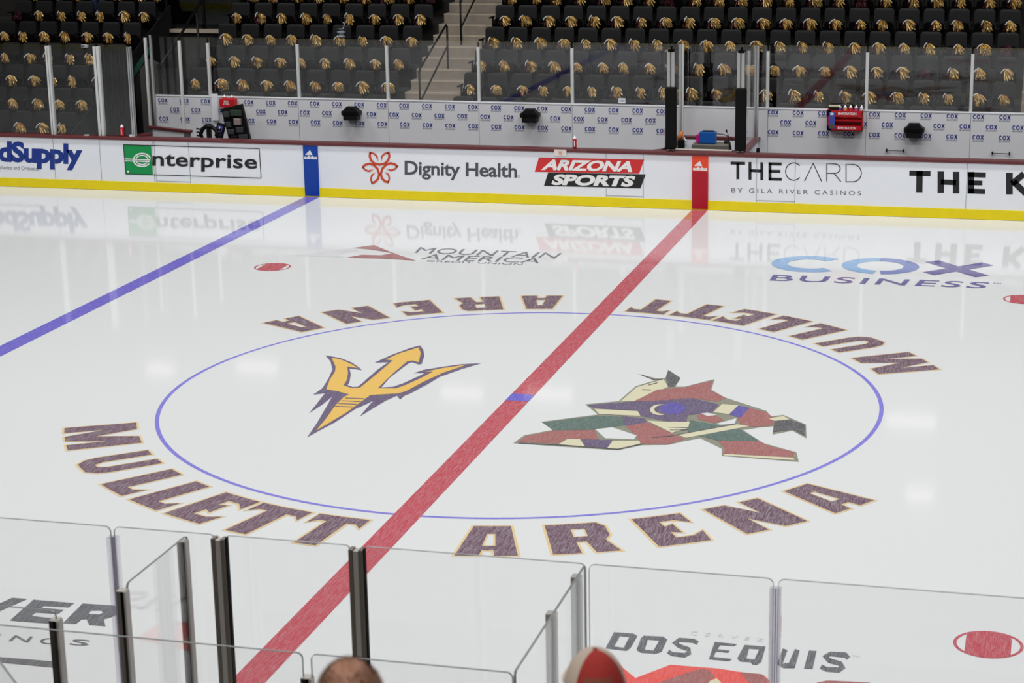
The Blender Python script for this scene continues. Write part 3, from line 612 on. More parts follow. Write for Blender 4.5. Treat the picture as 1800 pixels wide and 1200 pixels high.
o = empty('board_return', (-11.75, W+.25, 0)); b = MB(); b.wall((.02, .02), (.2, .4), 0, 1.03, .08, M_bw); b.build('panel', o); b = MB(); b.wall((0, 0), (.21, .42), 1.03, 1.09, .13, M_cap); b.build('cap_rail', o, bevel=.01)
tag(o, 'short maroon capped board running back beside the dark opening', 'rink board')
bottle((-11.86, W+.07, 1.097), 'red drink bottle with white cap on the far board, left by the opening', 'red bottles on the far board')
bottle((-2.44, W+.07, 1.097), 'red drink bottle with white cap on the far board above the slanted plates', 'red bottles on the far board', s=1.02)
p = V(985, 267, W-.03); o = empty('taped_notice', (p.x, W-.035, p.z)); b = MB(); b.box((-.12, -.003, -.07), (.12, 0, .045), mat('paper', (226, 216, 208), .8)); b.box((-.12, -.003, .042), (.12, .1, .048), mat('paper', (226, 216, 208), .8)); b.build('sheet', o)
b = MB(); f = lambda X, Z: (X, -.005, Z); text(b, 'TEST', [(-.045, .01), (.045, .01), (.045, -.015), (-.045, -.015)], M_ar, f, .03); text(b, 'ONLY', [(-.03, -.025), (.045, -.025), (.045, -.05), (-.03, -.05)], M_ar, f, .03); b.build('lettering', o)
tag(o, 'cream paper with red print folded over the maroon rail of the far board', 'notice')
for px_ in (152, 224):
    p = V(px_, 240, W+.05); b = MB(); b.box((-.05, -.03, 0), (.05, .03, .012 if px_ < 200 else .04), M_bw); tag(b.build('tape_roll' if px_ > 200 else 'paper_scrap', loc=(p.x+(.1 if px_ > 200 else 0), W+.07, 1.096)), 'white %s lying on the maroon rail %s' % (('tape block', 'right of the left red bottle') if px_ > 200 else ('paper scrap', 'between the thick white posts')), 'tape' if px_ > 200 else 'paper')

# bag, rig and case by the bench end
p = V(415, 243, 14.3); o = empty('tool_organizer', (-10.03, 14.45, 0.12))
b = MB(); f = lambda x, z, y: (x, y, z)
P0 = [V(*q, 14.4) for q in ((388,192),(424,183),(439,246),(439,262),(404,262),(402,247))]
b.prism([(q.x+10.03, q.z-.12) for q in P0], -.03, .05, M_blk, f); b.build('backing', o)
mt2 = mat('pocket_grey', (58, 60, 62), .5, noise=.5, nscale=30); mt3 = mat('pocket_pink', (150, 130, 134), .4); mt4 = mat('pocket_green', (44, 62, 50), .5, noise=.4, nscale=20)
for (x0, y0, x1, y1), mm in zip([(393,196,404,206),(405,193,424,204),(397,214,406,224),(411,208,423,220),(400,227,412,236),(415,223,427,233),(406,238,418,245),(420,236,434,244)], [mt2, mt4, mt2, mt3, mt2, mt2, M_blk, mt2]):
    a, c = V(x0, y0, 14.36), V(x1, y1, 14.36); b = MB(); b.box((a.x+10.03, -.12, c.z-.12), (c.x+10.03, -.03, a.z-.12), mm); b.build('pocket', o, bevel=.01)
tag(o, 'tall black tool organiser with clear pockets leaning on the bench wall', 'tool organiser')
a = V(387, 229, 14.3); o = empty('puck_case', (a.x, 14.3, a.z)); o.rotation_euler = (0, .28, 0)
b = MB(); b.box((-.09, -.03, -.15), (.09, .03, .15), M_blk); b.build('case', o, bevel=.01); b = MB()
b.box((-.05, -.036, -.11), (.05, -.03, .1), mat('violet_label', (84, 84, 168), .5)); b.box((-.015, -.04, -.08), (.005, -.036, .08), M_wp); b.build('label_strip', o)
b = MB(); b.tube([(-.09, 0, .0), (-.12, 0, .0)], .012, M_blk); b.build('latch', o)
b = MB(); b.box((-.02, -.02, -.6), (.02, .02, -.15), M_blk); b.build('stand', o)
tag(o, 'small black case with violet label left of the tool organiser', 'case')
a = V(370, 245, 14.3); o = empty('glove_dryer', (a.x, 14.25, .12)); base = V(370, 245, 14.25).z-.12
b = MB()
b.box((-.14, -.07, 0), (.14, .07, base+.02), M_blk); b.build('stand', o)
for sx in (-1, 1):
    b = MB(); b.tube([(sx*.15, 0, base), (sx*.19, 0, base+.1), (sx*.15, 0, base+.2), (sx*.05, 0, base+.28), (0, 0, base+.3)], [.035, .045, .045, .04, .03], M_blk); b.build('side_arm', o, smooth=True)
    for k in range(3): b = MB(); b.tube([(sx*.15, 0, base+.06+.07*k), (sx*.27, -.02, base+.08+.07*k)], .018, M_blk); b.build('peg', o)
b = MB(); b.box((-.045, -.04, base), (.045, .04, base+.22), M_blk); b.build('centre_column', o, bevel=.01); b = MB(); b.ell((0, 0, base+.27), (.09, .07, .06), M_blk); b.build('head', o, smooth=True)
tag(o, 'black branching equipment rack standing behind the far board', 'equipment rack')

# ------------------------------------------------------------------ timekeeper bay between the benches
o = empty('bay_counter', (0, W+.2, 0))
b = MB(); 
for xs in (-.72, .76): b.wall((xs, 0), (xs, 1.75), .12, 1.03, .08, M_bw)
b.wall((-.72, 1.75), (.76, 1.75), .12, 1.03, .08, M_bw); b.build('panel', o)
b = MB()
b.hexa([(-.95,-.03,1.04),(.95,-.03,1.04),(.72,.2,1.04),(-.72,.2,1.04),(-.95,-.03,1.1),(.95,-.03,1.1),(.72,.2,1.1),(-.72,.2,1.1)], M_cap)
for xs in (-.72, .76): b.wall((xs, 0), (xs, 1.8), 1.04, 1.1, .14, M_cap)
b.wall((-.78, 1.78), (.83, 1.78), 1.04, 1.1, .12, M_cap); b.build('cap_rail', o, bevel=.01)
b = MB(); b.box((-.66, .5, .78), (.7, 1.7, .82), M_blk); b.build('desk_top', o)
b = MB(); b.box((-.62, -.02, 1.102), (.56, .12, 1.112), mat('paper_strip', (216, 208, 200), .7)); b.build('white_strip', o)
b = MB(); b.wall((.9, 1.0), (.9, 1.12), .12, 1.0, .05, M_pad); b.build('side_pad', o)
tag(o, 'maroon railed open bay between the two benches at the red line', 'counter')
for xs, zz, lb, s in ((-.58, 0, 'left', -1), (.74, 0, 'right', 1)):
    o = empty('bay_post', (xs, W+.12, 1.1)); b = MB(); 
    for u in (-.05, .035): b.box((u-.03, -.02, 0), (u+.03, .03, 1.87), M_metal)
    b.box((-.02, -.012, 0), (.01, .02, 1.87), M_bronze); b.build('channel', o, bevel=.004)
    b = MB(); b.prism([(-.1,-.09),(.1,-.09),(.1,.07),(-.1,.07)], .03, 1.2, M_pad, lambda x, y, z: (x+s*-.005*math.sin(z*3), y, z)); b.build('padding', o, bevel=.03)
    b = MB(); b.box((-.06, -.04, 1.85), (.06, .05, 1.9), M_rub); b.tube([(0, 0, 1.9), (.015, 0, 1.96)], .02, M_rub); b.build('top_clamp', o, bevel=.01)
    tag(o, 'silver post with black padding on the %s of the bay between benches' % lb, 'padded post', 'padded bay posts')
for xs, lb in ((-.72, 'left'), (.76, 'right')):
    pane('side_glass', (xs, W+.2), (xs, W+1.85), 1.1, 2.97, 'clear glass side screen on the %s of the bay between benches' % lb, 'bay side screens', edge=False)
    q = empty('bay_rear_post', (xs, W+1.9, 1.1)); b = MB(); b.box((-.045, -.03, 0), (-.008, .03, 1.8), M_metal); b.box((.008, -.03, 0), (.045, .03, 1.8), M_metal if lb == 'right' else M_whm); b.box((-.008, -.01, 0), (.008, .01, 1.8), M_rub); b.build('channel', q)
    tag(q, 'slim silver rear post on the %s of the bay between benches' % lb, 'glass post', 'rear bay posts')
def onbay(px_, py_, y): p = V(px_, py_, y); return (p.x, y, .82)
p = V(1246, 240, 14.2); o = empty('control_box', (p.x, 14.2, .82)); hz = p.z-.82
b = MB(); b.box((-.3, -.22, 0), (.4, .2, hz-.13), mat('unit_grey', (112, 108, 100), .5)); b.build('grey_unit', o, bevel=.008); b = MB(); b.box((-.17, -.1, hz-.12), (.14, .1, hz+.1), mat('box_blue', (20, 92, 178), .4)); b.build('blue_case', o, bevel=.008)
b = MB(); b.box((-.23, -.1, hz-.11), (-.17, .1, hz+.04), mat('box_magenta', (200, 20, 130), .4)); b.build('magenta_end', o); b = MB(); b.box((-.12, -.06, hz+.1), (.1, .06, hz+.115), M_blk); b.build('black_lid', o)
b = MB(); b.tube([(.14, 0, hz+.06), (.28, 0, hz+.05), (.42, 0, hz), (.5, 0, hz-.06), (.58, 0, hz-.1)], .008, M_blk); b.build('cable', o)
tag(o, 'blue box with magenta end on a grey unit inside the bay', 'control box')
p = V(1278, 240, 14.25); q = V(1278, 250, 14.25); o = empty('gooseneck_microphone', (q.x, 14.25, .82)); z0 = q.z-.82; z1 = V(1278, 231, 14.25).z-.82
b = MB(); b.lathe([(.09, 0), (.09, z0*.6), (.07, z0-.03), (.05, z0+.03)], (0, 0, 0), M_blk); b.build('base', o, smooth=False); b = MB(); b.tube([(0, 0, z0), (.03, 0, z0+.08), (.02, 0, z1-.06), (-.01, 0, z1)], .006, M_blk); b.build('neck', o); b = MB(); b.ell((-.015, 0, z1+.01), (.02, .02, .03), M_blk); b.build('head', o, smooth=True)
tag(o, 'black gooseneck microphone standing right of the blue box in the bay', 'microphone')
p = V(1197, 243, 14.0); o = empty('hand_tool', (p.x, 14.0, .82)); b = MB(); b.box((-.06, -.05, 0), (.07, .05, p.z-.84), M_blk); b.build('body', o, bevel=.01); b = MB(); b.tube([(-.03, 0, p.z-.84), (0, 0, p.z-.76), (.03, 0, p.z-.68)], [.05, .04, .02], mat('tool_orange', (222, 120, 30), .5)); b.build('grip', o, smooth=True)
tag(o, 'orange and black hand tool at the left of the bay', 'tool')
p = V(1203, 238, 14.5); bottle((p.x, 14.5, .82), 'clear squeeze bottle at the left of the bay desk', s=1.3, body=BM[4])
b = MB(); b.box((-.32, -.1, 0), (-.02, .1, .12), mat('unit_dark', (44, 40, 34), .5, noise=.5, nscale=30)); b.box((0, -.1, 0), (.1, .1, .2), M_metal); tag(b.build('scoreboard_unit', loc=(-.28, 14.2, .82)), 'dark electronic unit with silver end on the bay desk, left', 'electronic unit')

# ------------------------------------------------------------------ stands
def FZ(k): return .77+.4*k
def YR(k): return 15.32+.84*k
b = MB()
for k in range(0, 8):
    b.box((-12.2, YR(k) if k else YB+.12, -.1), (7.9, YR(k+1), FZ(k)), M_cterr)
tag(b.build('floor_stands'), kind='structure')
b = MB()
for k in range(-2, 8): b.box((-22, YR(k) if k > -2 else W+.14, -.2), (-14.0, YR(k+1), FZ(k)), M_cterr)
tag(b.build('floor_stands_left'), kind='structure')
st = empty('aisle_stairs', (-6.5, 15.3, 0))
b = MB(); bn = MB()
for k in range(0, 7):
    xa, xb = -7.16, -5.9
    y0 = YR(k)-15.3; y1 = YR(k)+.42-15.3; y2 = YR(k+1)-15.3
    b.box((xa+6.5, y1, FZ(k)+.001), (xb+6.5, y2+.01, FZ(k)+.2), M_conc)
    b.box((xa+6.5, y0-.003, FZ(k)-.42), (xb+6.5, y1, FZ(k)+.002), M_conc) if k else None
    bn.box((xa+6.5-.001, y1-.004, FZ(k)+.175), (xb+6.5, y1+.09, FZ(k)+.203), M_nose)
    if k: bn.box((xa+6.5-.001, y0-.004, FZ(k)-.03), (xb+6.5, y0+.1, FZ(k)+.003), M_nose)
b.build('steps', st); bn.build('nosings', st); tag(st, 'concrete aisle stairs with pale nosings climbing between the seat blocks', 'stairs')
st2 = empty('aisle_stairs', (6.6, 15.3, 0)); b = MB(); bn = MB()
for k in range(0, 6):
    y1 = YR(k)+.42-15.3; y2 = YR(k+1)-15.3; b.box((-.85, YR(k)-15.303, FZ(k)-.42), (.9, y1, FZ(k)+.002), M_conc) if k else None; b.box((-.85, y1, FZ(k)+.001), (.9, y2+.01, FZ(k)+.2), M_conc); bn.box((-.85, y1-.004, FZ(k)+.175), (.9, y1+.09, FZ(k)+.203), M_nose)
b.build('steps', st2); bn.build('nosings', st2); tag(st2, 'concrete stairs cut by the right edge of the picture', 'stairs')
def rail(name, pts, posts, lb, r=.022):
    o = empty(name, posts[0][0]); base = Vector(posts[0][0]); b = MB(); b.tube([Vector(p)-base for p in pts[0]], r, M_blk, 10); b.build('handrail', o, smooth=True)
    for q in pts[1:]: b = MB(); b.tube([Vector(p)-base for p in q], r*.9, M_blk, 10); b.build('mid_rail', o, smooth=True)
    for a, c in posts: b = MB(); b.tube([Vector(a)-base, Vector(c)-base], r, M_blk, 10); b.build('post', o, smooth=True)
    return tag(o, lb, 'handrail')
X = -6.48
rail('handrail', [[(X, 15.95, 2.14), (X, 16.02, 2.2), (X, 17.9, 2.92), (X, 17.97, 2.88)], [(X, 15.95, 1.5), (X, 17.97, 2.46)]], [((X, 15.95, .97), (X, 15.95, 2.15)), ((X, 17.97, 1.97), (X, 17.97, 2.89))], 'black handrail with sloping mid rail on the lower aisle stairs')
rail('handrail', [[(X, 19.0, 3.3), (X, 21.2, 4.4)], [(X, 19.0, 2.75), (X, 21.2, 3.8)]], [((X, 19.0, 2.37), (X, 19.0, 3.36)), ((X, 21.2, 3.4), (X, 21.2, 4.4))], 'black handrail further up the aisle stairs')

# seat prototype: origin on the row floor under the backrest
def rrect(w, h, r, z0=0, x0=0, n=4, bot=None):
    pts = []; 
    for cx_, cz, a0, rr in ((w/2, h, 0, r), (-w/2, h, 90, r), (-w/2, 0, 180, bot if bot is not None else r), (w/2, 0, 270, bot if bot is not None else r)):
        sx = -1 if cx_ > 0 else 1; sz = -1 if cz > 0 else 1
        for i in range(n+1):
            a = math.radians(a0+90*i/n); pts.append((x0+cx_+sx*rr+rr*math.cos(a), z0+cz+sz*rr+rr*math.sin(a)))
    return pts
def make_seat():
    o = empty('stadium_seat')
    tilt = .12
    f = lambda x, z, y: (x, y+(z-.45)*tilt+x*x*-.5+.0, z)
    b = MB(); b.prism(rrect(.43, .46, .07, .40, bot=.03), -.02, .03, M_seat, f)
    b.prism(rrect(.34, .36, .05, .45, bot=.03), -.028, -.02, M_seat, f); b.build('backrest', o, bevel=.006)
    b = MB(); g = lambda x, z, y: (x, y-(z-.4)*.25, z)
    b.prism(rrect(.42, .27, .09, .32, bot=.04), -.13, -.06, M_pan, g); b.build('folded_seat', o, bevel=.012)
    for_arm = MB(); for_arm.box((-.285, -.33, .585), (-.235, .0, .615), M_blk); for_arm.box((-.27, -.12, .35), (-.25, -.03, .59), M_blk); for_arm.build('armrest', o, bevel=.008)
    b = MB(); b.box((-.275, -.1, 0), (-.245, .02, .45), M_blk); b.box((-.29, -.14, 0), (-.23, .04, .02), M_blk); b.build('standard', o)
    return o
def make_pom(seed, mar=.3):
    R_ = random.Random(seed); o = empty('pom_pom'); lean = R_.uniform(.02, .07)
    def strands(n, mat_, x0, x1, top, wid, mixin=True):
        b = MB()
        for i in range(n):
            # a mop of ribbons: start at the handle, arch over and fall, curling at the ends
            p = Vector((R_.uniform(-.055, -.01), R_.uniform(-.05, -.01), R_.uniform(.03, .09)))
            tx = R_.uniform(x0, x1); tz = R_.uniform(-.11, .07)*(1-abs(tx)*2)+.0; ty = -.07-R_.uniform(0, .07)
            hi = top+R_.uniform(-.03, .03)+tx*.15; q = Vector((tx, ty, tz)); mid = (p+q)/2+Vector((R_.uniform(-.02, .02), R_.uniform(-.03, 0), hi))
            side = Vector((R_.uniform(-1, 1), R_.uniform(-.5, .5), R_.uniform(-1, 1))).normalized()*wid*R_.uniform(.7, 1.3); vs = []; ns = 5
            for s_ in range(ns+1):
                t = s_/ns; c = p*(1-t)**2+mid*2*t*(1-t)+q*t*t
                c += Vector((R_.uniform(-1, 1), R_.uniform(-1, 1), R_.uniform(-1, 1)))*.007
                side = (side+Vector((R_.uniform(-1, 1), R_.uniform(-1, 1), R_.uniform(-1, 1)))*wid*.7).normalized()*wid
                vs += [c-side, c+side]
            b.add(vs, [(2*k, 2*k+1, 2*k+3, 2*k+2) for k in range(ns)], (R_.choice((M_gold2, M_gold1, M_gold3, M_gold1, M_gold2)) if mixin else mat_))
        return b
    if mar < .9: strands(int(105*(1-mar*.5)), M_gold1, -.085+lean, .085+lean*1.3, .07, .0065).build('gold_streamers', o)
    strands(int(14+80*mar), M_marf, -.13, .02 if mar < .9 else .08, .03, .0055, False).build('maroon_streamers', o)
    if mar < .9:
        b = MB(); sl = R_.uniform(.0, .07); hw = M_handle
        a = Vector((-.085, -.1, .035)); c = Vector((-.05+sl, -.085, .135-sl*.3)); m_ = (a+c)/2+Vector((-.012, 0, .008))
        b.tube([a, m_, c], .0105, hw, 8); dv = Vector((-.02, .0, .005)); b.tube([a+dv, m_+dv, c+dv], .009, M_blk, 6); b.build('handle', o)
    return o
M_handle = mat('handle_white', (236, 236, 240), .4)
seat0 = make_seat()
poms = [make_pom(i, m_) for i, m_ in enumerate((.1, .3, .15, .42, .22, .05, .35, .5, .92))]
def dup(src, loc, rz=0, lb=None, group=None, sc=1.0):
    r = src.copy(); COL.objects.link(r); r.location = loc; r.rotation_euler = (0, 0, rz); r.scale = (sc, sc, sc)
    for ch in src.children:
        c = ch.copy(); COL.objects.link(c); c.parent = r
    r['label'] = lb; r['group'] = group
    return r
seat0['category'] = 'stadium seat'
for p_ in poms: p_['category'] = 'pom-pom'
SEC = [('right of the aisle stairs', 'seats right of the aisle stairs', [-5.57+.5225*j for j in range(22)], range(0, 6)),
       ('left of the aisle stairs', 'seats left of the aisle stairs', [-7.47-.55*j for j in range(9)], range(0, 6)),
       ('left of the dark portal', 'seats left of the portal', [-14.22-.53*j for j in range(7)], range(-1, 6))]
rs = random.Random(11); used_seat = False; used_pom = set()
silver = None
for where, grp, xs, rows in SEC:
    for k in rows:
        for j, x in enumerate(xs):
            row = k if k > 0 or where.endswith('portal') is False else k
            rown = ORD[k+(1 if where.endswith('portal') else 0)]
            lab = 'black folding seat, %s seat %s, %s row up' % (ORD[j], where, rown)
            y = 16.1+.84*k; loc = (x, y-.06, FZ(k)); rz = rs.uniform(-.01, .01)
            if not used_seat:
                seat0.location = loc; seat0['label'] = lab; seat0['group'] = grp; used_seat = True
            else: dup(seat0, loc, rz, lab, grp)
            if k == 0 and not where.endswith('portal'): continue      # hidden by the wall
            pick = rs.choices(range(9), [4, 4, 4, 3, 4, 4, 3, 2, 1.4])[0]
            ploc = (x+.0+rs.uniform(-.03, .03), y-.23+rs.uniform(-.01, .01), FZ(k)+.515)
            plab = '%s, %s seat %s, %s row up' % ('maroon pom-pom' if pick == 8 else 'gold pom-pom', ORD[j], where, rown)
            pz = rs.uniform(-.35, .35); sc = rs.uniform(1.0, 1.22)
            if pick not in used_pom:
                o = poms[pick]; o.location = ploc; o.rotation_euler = (0, 0, pz); o['label'] = plab; o['group'] = 'pom-poms on the '+grp; used_pom.add(pick)
            else: dup(poms[pick], ploc, pz, plab, 'pom-poms on the '+grp, sc)
# silver bag on one seat
p = V(601, 62, 17.65); o = empty('foil_bag', (p.x, 17.62, p.z-.08)); b = MB(); rr = random.Random(4)
b.lathe([(.02+.1*abs(math.sin(i*.9))*rr.uniform(.6, 1), i*.028) for i in range(9)], (0, 0, 0), mat('silver_foil', (170, 178, 188), .35, metal=.3, noise=.3), 9); b.build('bag', o)
b = MB(); b.tube([(.02, 0, .2), (.06, 0, .26), (.08, 0, .34), (.05, 0, .36)], .012, mat('silver_foil', (170, 178, 188), .35)); b.build('neck_loop', o); tag(o, 'crumpled silver bag standing among the pom-poms left of the stairs', 'bag')

# portal on the left
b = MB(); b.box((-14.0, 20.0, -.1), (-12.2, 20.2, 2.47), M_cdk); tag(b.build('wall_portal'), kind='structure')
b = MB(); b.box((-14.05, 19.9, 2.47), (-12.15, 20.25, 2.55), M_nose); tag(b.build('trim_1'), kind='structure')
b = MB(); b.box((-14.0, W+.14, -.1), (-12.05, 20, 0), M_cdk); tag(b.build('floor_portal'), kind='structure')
o = empty('guard_rail', (-13.1, 20.05, 2.55)); b = MB(); b.box((-.95, -.03, .03), (.95, .03, .1), M_blk); b.box((-.95, -.03, 1.1), (.95, .03, 1.16), M_blk); b.build('rail', o)
for x in (-.93, .0, .93): b = MB(); b.box((x-.03, -.03, 0), (x+.03, .03, 1.15), M_blk); b.build('post', o)
b = MB(); b.box((-.92, -.006, .1), (.92, .006, 1.1), glass_mat('dark_infill', (.5, .55, .5))); b.build('infill_glass', o); tag(o, 'black framed glass guard rail above the dark portal', 'guard rail')
p0, p1, p2 = V(272, 130, 15.2), V(312, 70, 16.3), V(356, -2, 17.6)
rail('handrail', [[p0, p1, p2]], [((p1.x, p1.y, .9), tuple(p1)), ((V(345, 30, 17.3).x, 17.3, .9), tuple(V(346, 20, 17.3))), ((p0.x, p0.y, 0.0), tuple(p0))], 'black diagonal handrail rising beside the dark portal', .03)
pp = [V(*q, 15.6) for q in ((233,140),(232,124),(261,82),(266,92))]
b = MB(); b.prism([(q.x, q.z) for q in pp], 15.6, 15.68, M_gcur, lambda x, z, y: (x, y, z)); o = b.build('ramp_screen'); tag(o, 'dark green sloping panel beside the black opening', 'panel')
b = MB(); b.tube([V(234,141,15.58), V(263,96,15.58)], .02, M_blk); c = b.build('edge_rail', o)
b = MB(); b.box((pp[0].x-.03, 15.58, 0), (pp[0].x+.02, 15.68, pp[0].z), M_blk); b.build('support', o)
pp = [V(*q, 15.2) for q in ((247,122),(262,104),(278,112),(280,250),(253,250))]; zb = 0
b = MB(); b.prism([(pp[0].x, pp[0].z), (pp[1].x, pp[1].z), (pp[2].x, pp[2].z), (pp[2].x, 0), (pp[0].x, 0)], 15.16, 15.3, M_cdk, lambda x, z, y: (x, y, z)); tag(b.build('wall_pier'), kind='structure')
# black curtain beside the seats
b = MB(); xa, xb = V(171, 200, 15.5).x, V(237, 200, 15.5).x; n = 40; vs = []
for i in range(n+1):
    u = i/n; yy = 15.5+.03*math.sin(u*60)+.015*math.sin(u*23); vs += [(xa+(xb-xa)*u, yy, 0), (xa+(xb-xa)*u, yy, 2.58), (xa+(xb-xa)*u, yy+.02, 2.58), (xa+(xb-xa)*u, yy+.02, 0)]
b.add(vs, [(4*i+k, 4*i+(k+1) % 4, 4*i+4+(k+1) % 4, 4*i+4+k) for i in range(n) for k in range(4)], M_curt)
tag(b.build('drape'), 'black hanging drape with vertical folds behind the far left rink glass', 'curtain')
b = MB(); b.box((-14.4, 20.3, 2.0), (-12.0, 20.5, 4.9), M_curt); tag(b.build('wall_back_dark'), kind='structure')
b = MB(); b.box((V(236, 200, 16.2).x, 16.2, 0), (V(290, 200, 16.2).x, 16.3, 1.95), M_curt); tag(b.build('void_darkness_sheet'), kind='structure')  # black sheet added to stand for the darkness inside the opening
b = MB(); b.prism([(YR(-2), 0), (YR(-2), .35), (YR(8), FZ(8)), (YR(8), 0)], -13.96, -13.93, M_curt, lambda y, z, x: (x, y, z)); tag(b.build('stand_end_dark_panel'), kind='structure')  # black panel added over the stand's concrete end to make it dark
b = MB(); b.box((-23, 22.6, 0), (8.5, 22.8, 4.9), M_curt); tag(b.build('wall_back'), kind='structure')

# ------------------------------------------------------------------ near side boards and glass
nb = empty('dasher_board', (0, -W, 0)); tag(nb, 'white rink board under the near glass, penalty box side', 'rink board')
b = MB(); b.box((-31, -.14, .005), (31, 0, 1.03), M_bw); b.build('panel', nb); b = MB(); b.box((-31, .0, .004), (31, .012, .185), M_ky); b.build('kick_strip', nb); b = MB(); b.box((-31, -.2, 1.03), (31, .03, 1.075), M_cap); b.build('cap_rail', nb, bevel=.01)
b = MB(); b.wall((1.1-.0, -1.55), (3.97, -1.55), 0, 1.03, .08, M_bw); b.wall((3.97, -1.55), (3.97, -.14), 0, 1.03, .08, M_bw); b.wall((1.51, -.9), (1.51, -.14), 0, 1.03, .08, M_bw); b.wall((-3, -1.4), (1.33, -1.4), 0, 1.03, .06, M_bw); b.build('penalty_box_walls', nb)
b = MB(); b.box((-31, -14.2+W-6, -.1), (31, -.14, 0), M_cdk); b.build('walkway', nb)
YN = -W
GZ = 2.93; Z0 = 1.077
def npane(x0, x1, lb, y=YN, z=GZ): return pane('rink_glass', (x0, y), (x1, y), Z0, z, lb, 'near rink glass', corner=.035, em=mat('glass_edge_pale', (150, 156, 155), .25))
npane(-2.3, .985, 'near rink glass sheet at the left edge of the picture'); npane(1.01, 1.672, 'narrow near rink glass sheet left of the leftmost double steel post')
npane(1.735, 2.535, 'near rink glass sheet between the two double steel posts'); npane(2.615, 3.965, 'near rink glass sheet right of the red line, beside the corner posts')
npane(3.985, 5.045, 'near rink glass sheet above the slanted grey lettering'); npane(5.075, 7.4, 'near rink glass sheet at the right edge of the picture')
def clearpost(x, top, lb):
    o = empty('clear_channel', (x, YN, Z0)); b = MB()
    for s in (-1, 1): b.box((-.032, s*.010 if s > 0 else -.026, 0), (.032, .026 if s > 0 else -.010, top-Z0), M_glass2)
    b.build('flange', o); b = MB(); b.box((-.002, -.012, 0), (.002, .012, top-Z0), mat('violet_core', (176, 168, 196), .3)); b.build('core', o)
    tag(o, lb, 'glass joint', 'clear joints in the near glass')
clearpost(.997, 2.865, 'clear violet tinted joint between near glass sheets, left'); clearpost(5.06, 2.875, 'clear violet tinted joint between near glass sheets, right')
def steelpost(x, y, top, lb, double=True, rz=0, dark=M_bronze, mid=M_lmet):
    o = empty('steel_post', (x, y, Z0), rz); H = top-Z0
    if double:
        for s in (-1, 1):
            b = MB(); b.box((s*.031-.014, -.032, 0), (s*.031+.014, .032, H), dark); b.build('side_channel', o, bevel=.005)
        b = MB(); b.box((-.017, -.029, 0), (.017, .029, H-.008), mid); b.build('centre_bar', o, bevel=.004)
        b = MB(); b.box((.045, -.02, 0), (.05, .02, H+.005), M_rub); b.build('gasket', o)
    else:
        b = MB(); b.box((-.03, -.03, 0), (-.002, .03, H), dark); b.box((-.03, -.03, H), (.02, .03, H+.004), mid); b.build('side_channel', o, bevel=.003)
        b = MB(); b.box((-.002, -.034, 0), (.012, .034, H+.002), M_rub); b.build('gasket', o)
        b = MB(); b.box((.012, -.028, 0), (.026, .028, H), mid); b.build('centre_bar', o, bevel=.003)
    return tag(o, lb, 'glass post', 'near steel posts')
steelpost(1.70, YN, 2.915, 'leftmost double steel post of the near glass'); steelpost(2.575, YN, 2.915, 'double steel post of the near glass standing before the red line')
pane('side_glass', (1.51, -13.0), (1.51, -13.8), Z0, 2.93, 'clear side sheet between the two single steel posts at left', 'near side sheets')
steelpost(1.50, -13.03, 2.905, 'single steel post at the back of the left side sheet', False); steelpost(1.50, -13.83, 2.90, 'single steel post at the front of the left side sheet', False)
pane('side_glass', (3.965, -12.97), (3.965, -14.49), Z0, 2.93, 'clear side sheet running towards the camera by the red cap', 'near side sheets')
steelpost(3.945, -13.09, 2.905, 'rear one of the two silver posts by the red cap', False, dark=M_lmet); steelpost(3.945, -13.66, 2.91, 'front one of the two silver posts by the red cap', False, dark=M_lmet)
pane('back_glass', (-1.2, -14.3), (1.335, -14.3), Z0, 2.95, 'low glass sheet ending at the dark post, bottom left', 'back glass of the penalty boxes')
steelpost(1.335, -14.3, 2.90, 'single dark post at the end of the glass, bottom left', False, dark=mat('black_steel', (52, 46, 44), .35, metal=.6))
pane('back_glass', (.2, -14.5), (2.835, -14.5), Z0, 2.93, 'low glass sheet crossing behind the left posts, bottom', 'back glass of the penalty boxes')
pane('back_glass', (2.885, -14.5), (3.955, -14.5), Z0, 2.93, 'low glass sheet behind the bald head, bottom', 'back glass of the penalty boxes')
steelpost(2.86, -14.5, 2.80, 'short dark post left of the bald head, bottom edge', False, dark=mat('black_steel', (52, 46, 44), .35, metal=.6))
pane('side_glass', (1.15, -14.72), (1.95, -15.55), Z0, 2.93, 'slanting glass sheet at the bottom left corner', 'near side sheets')

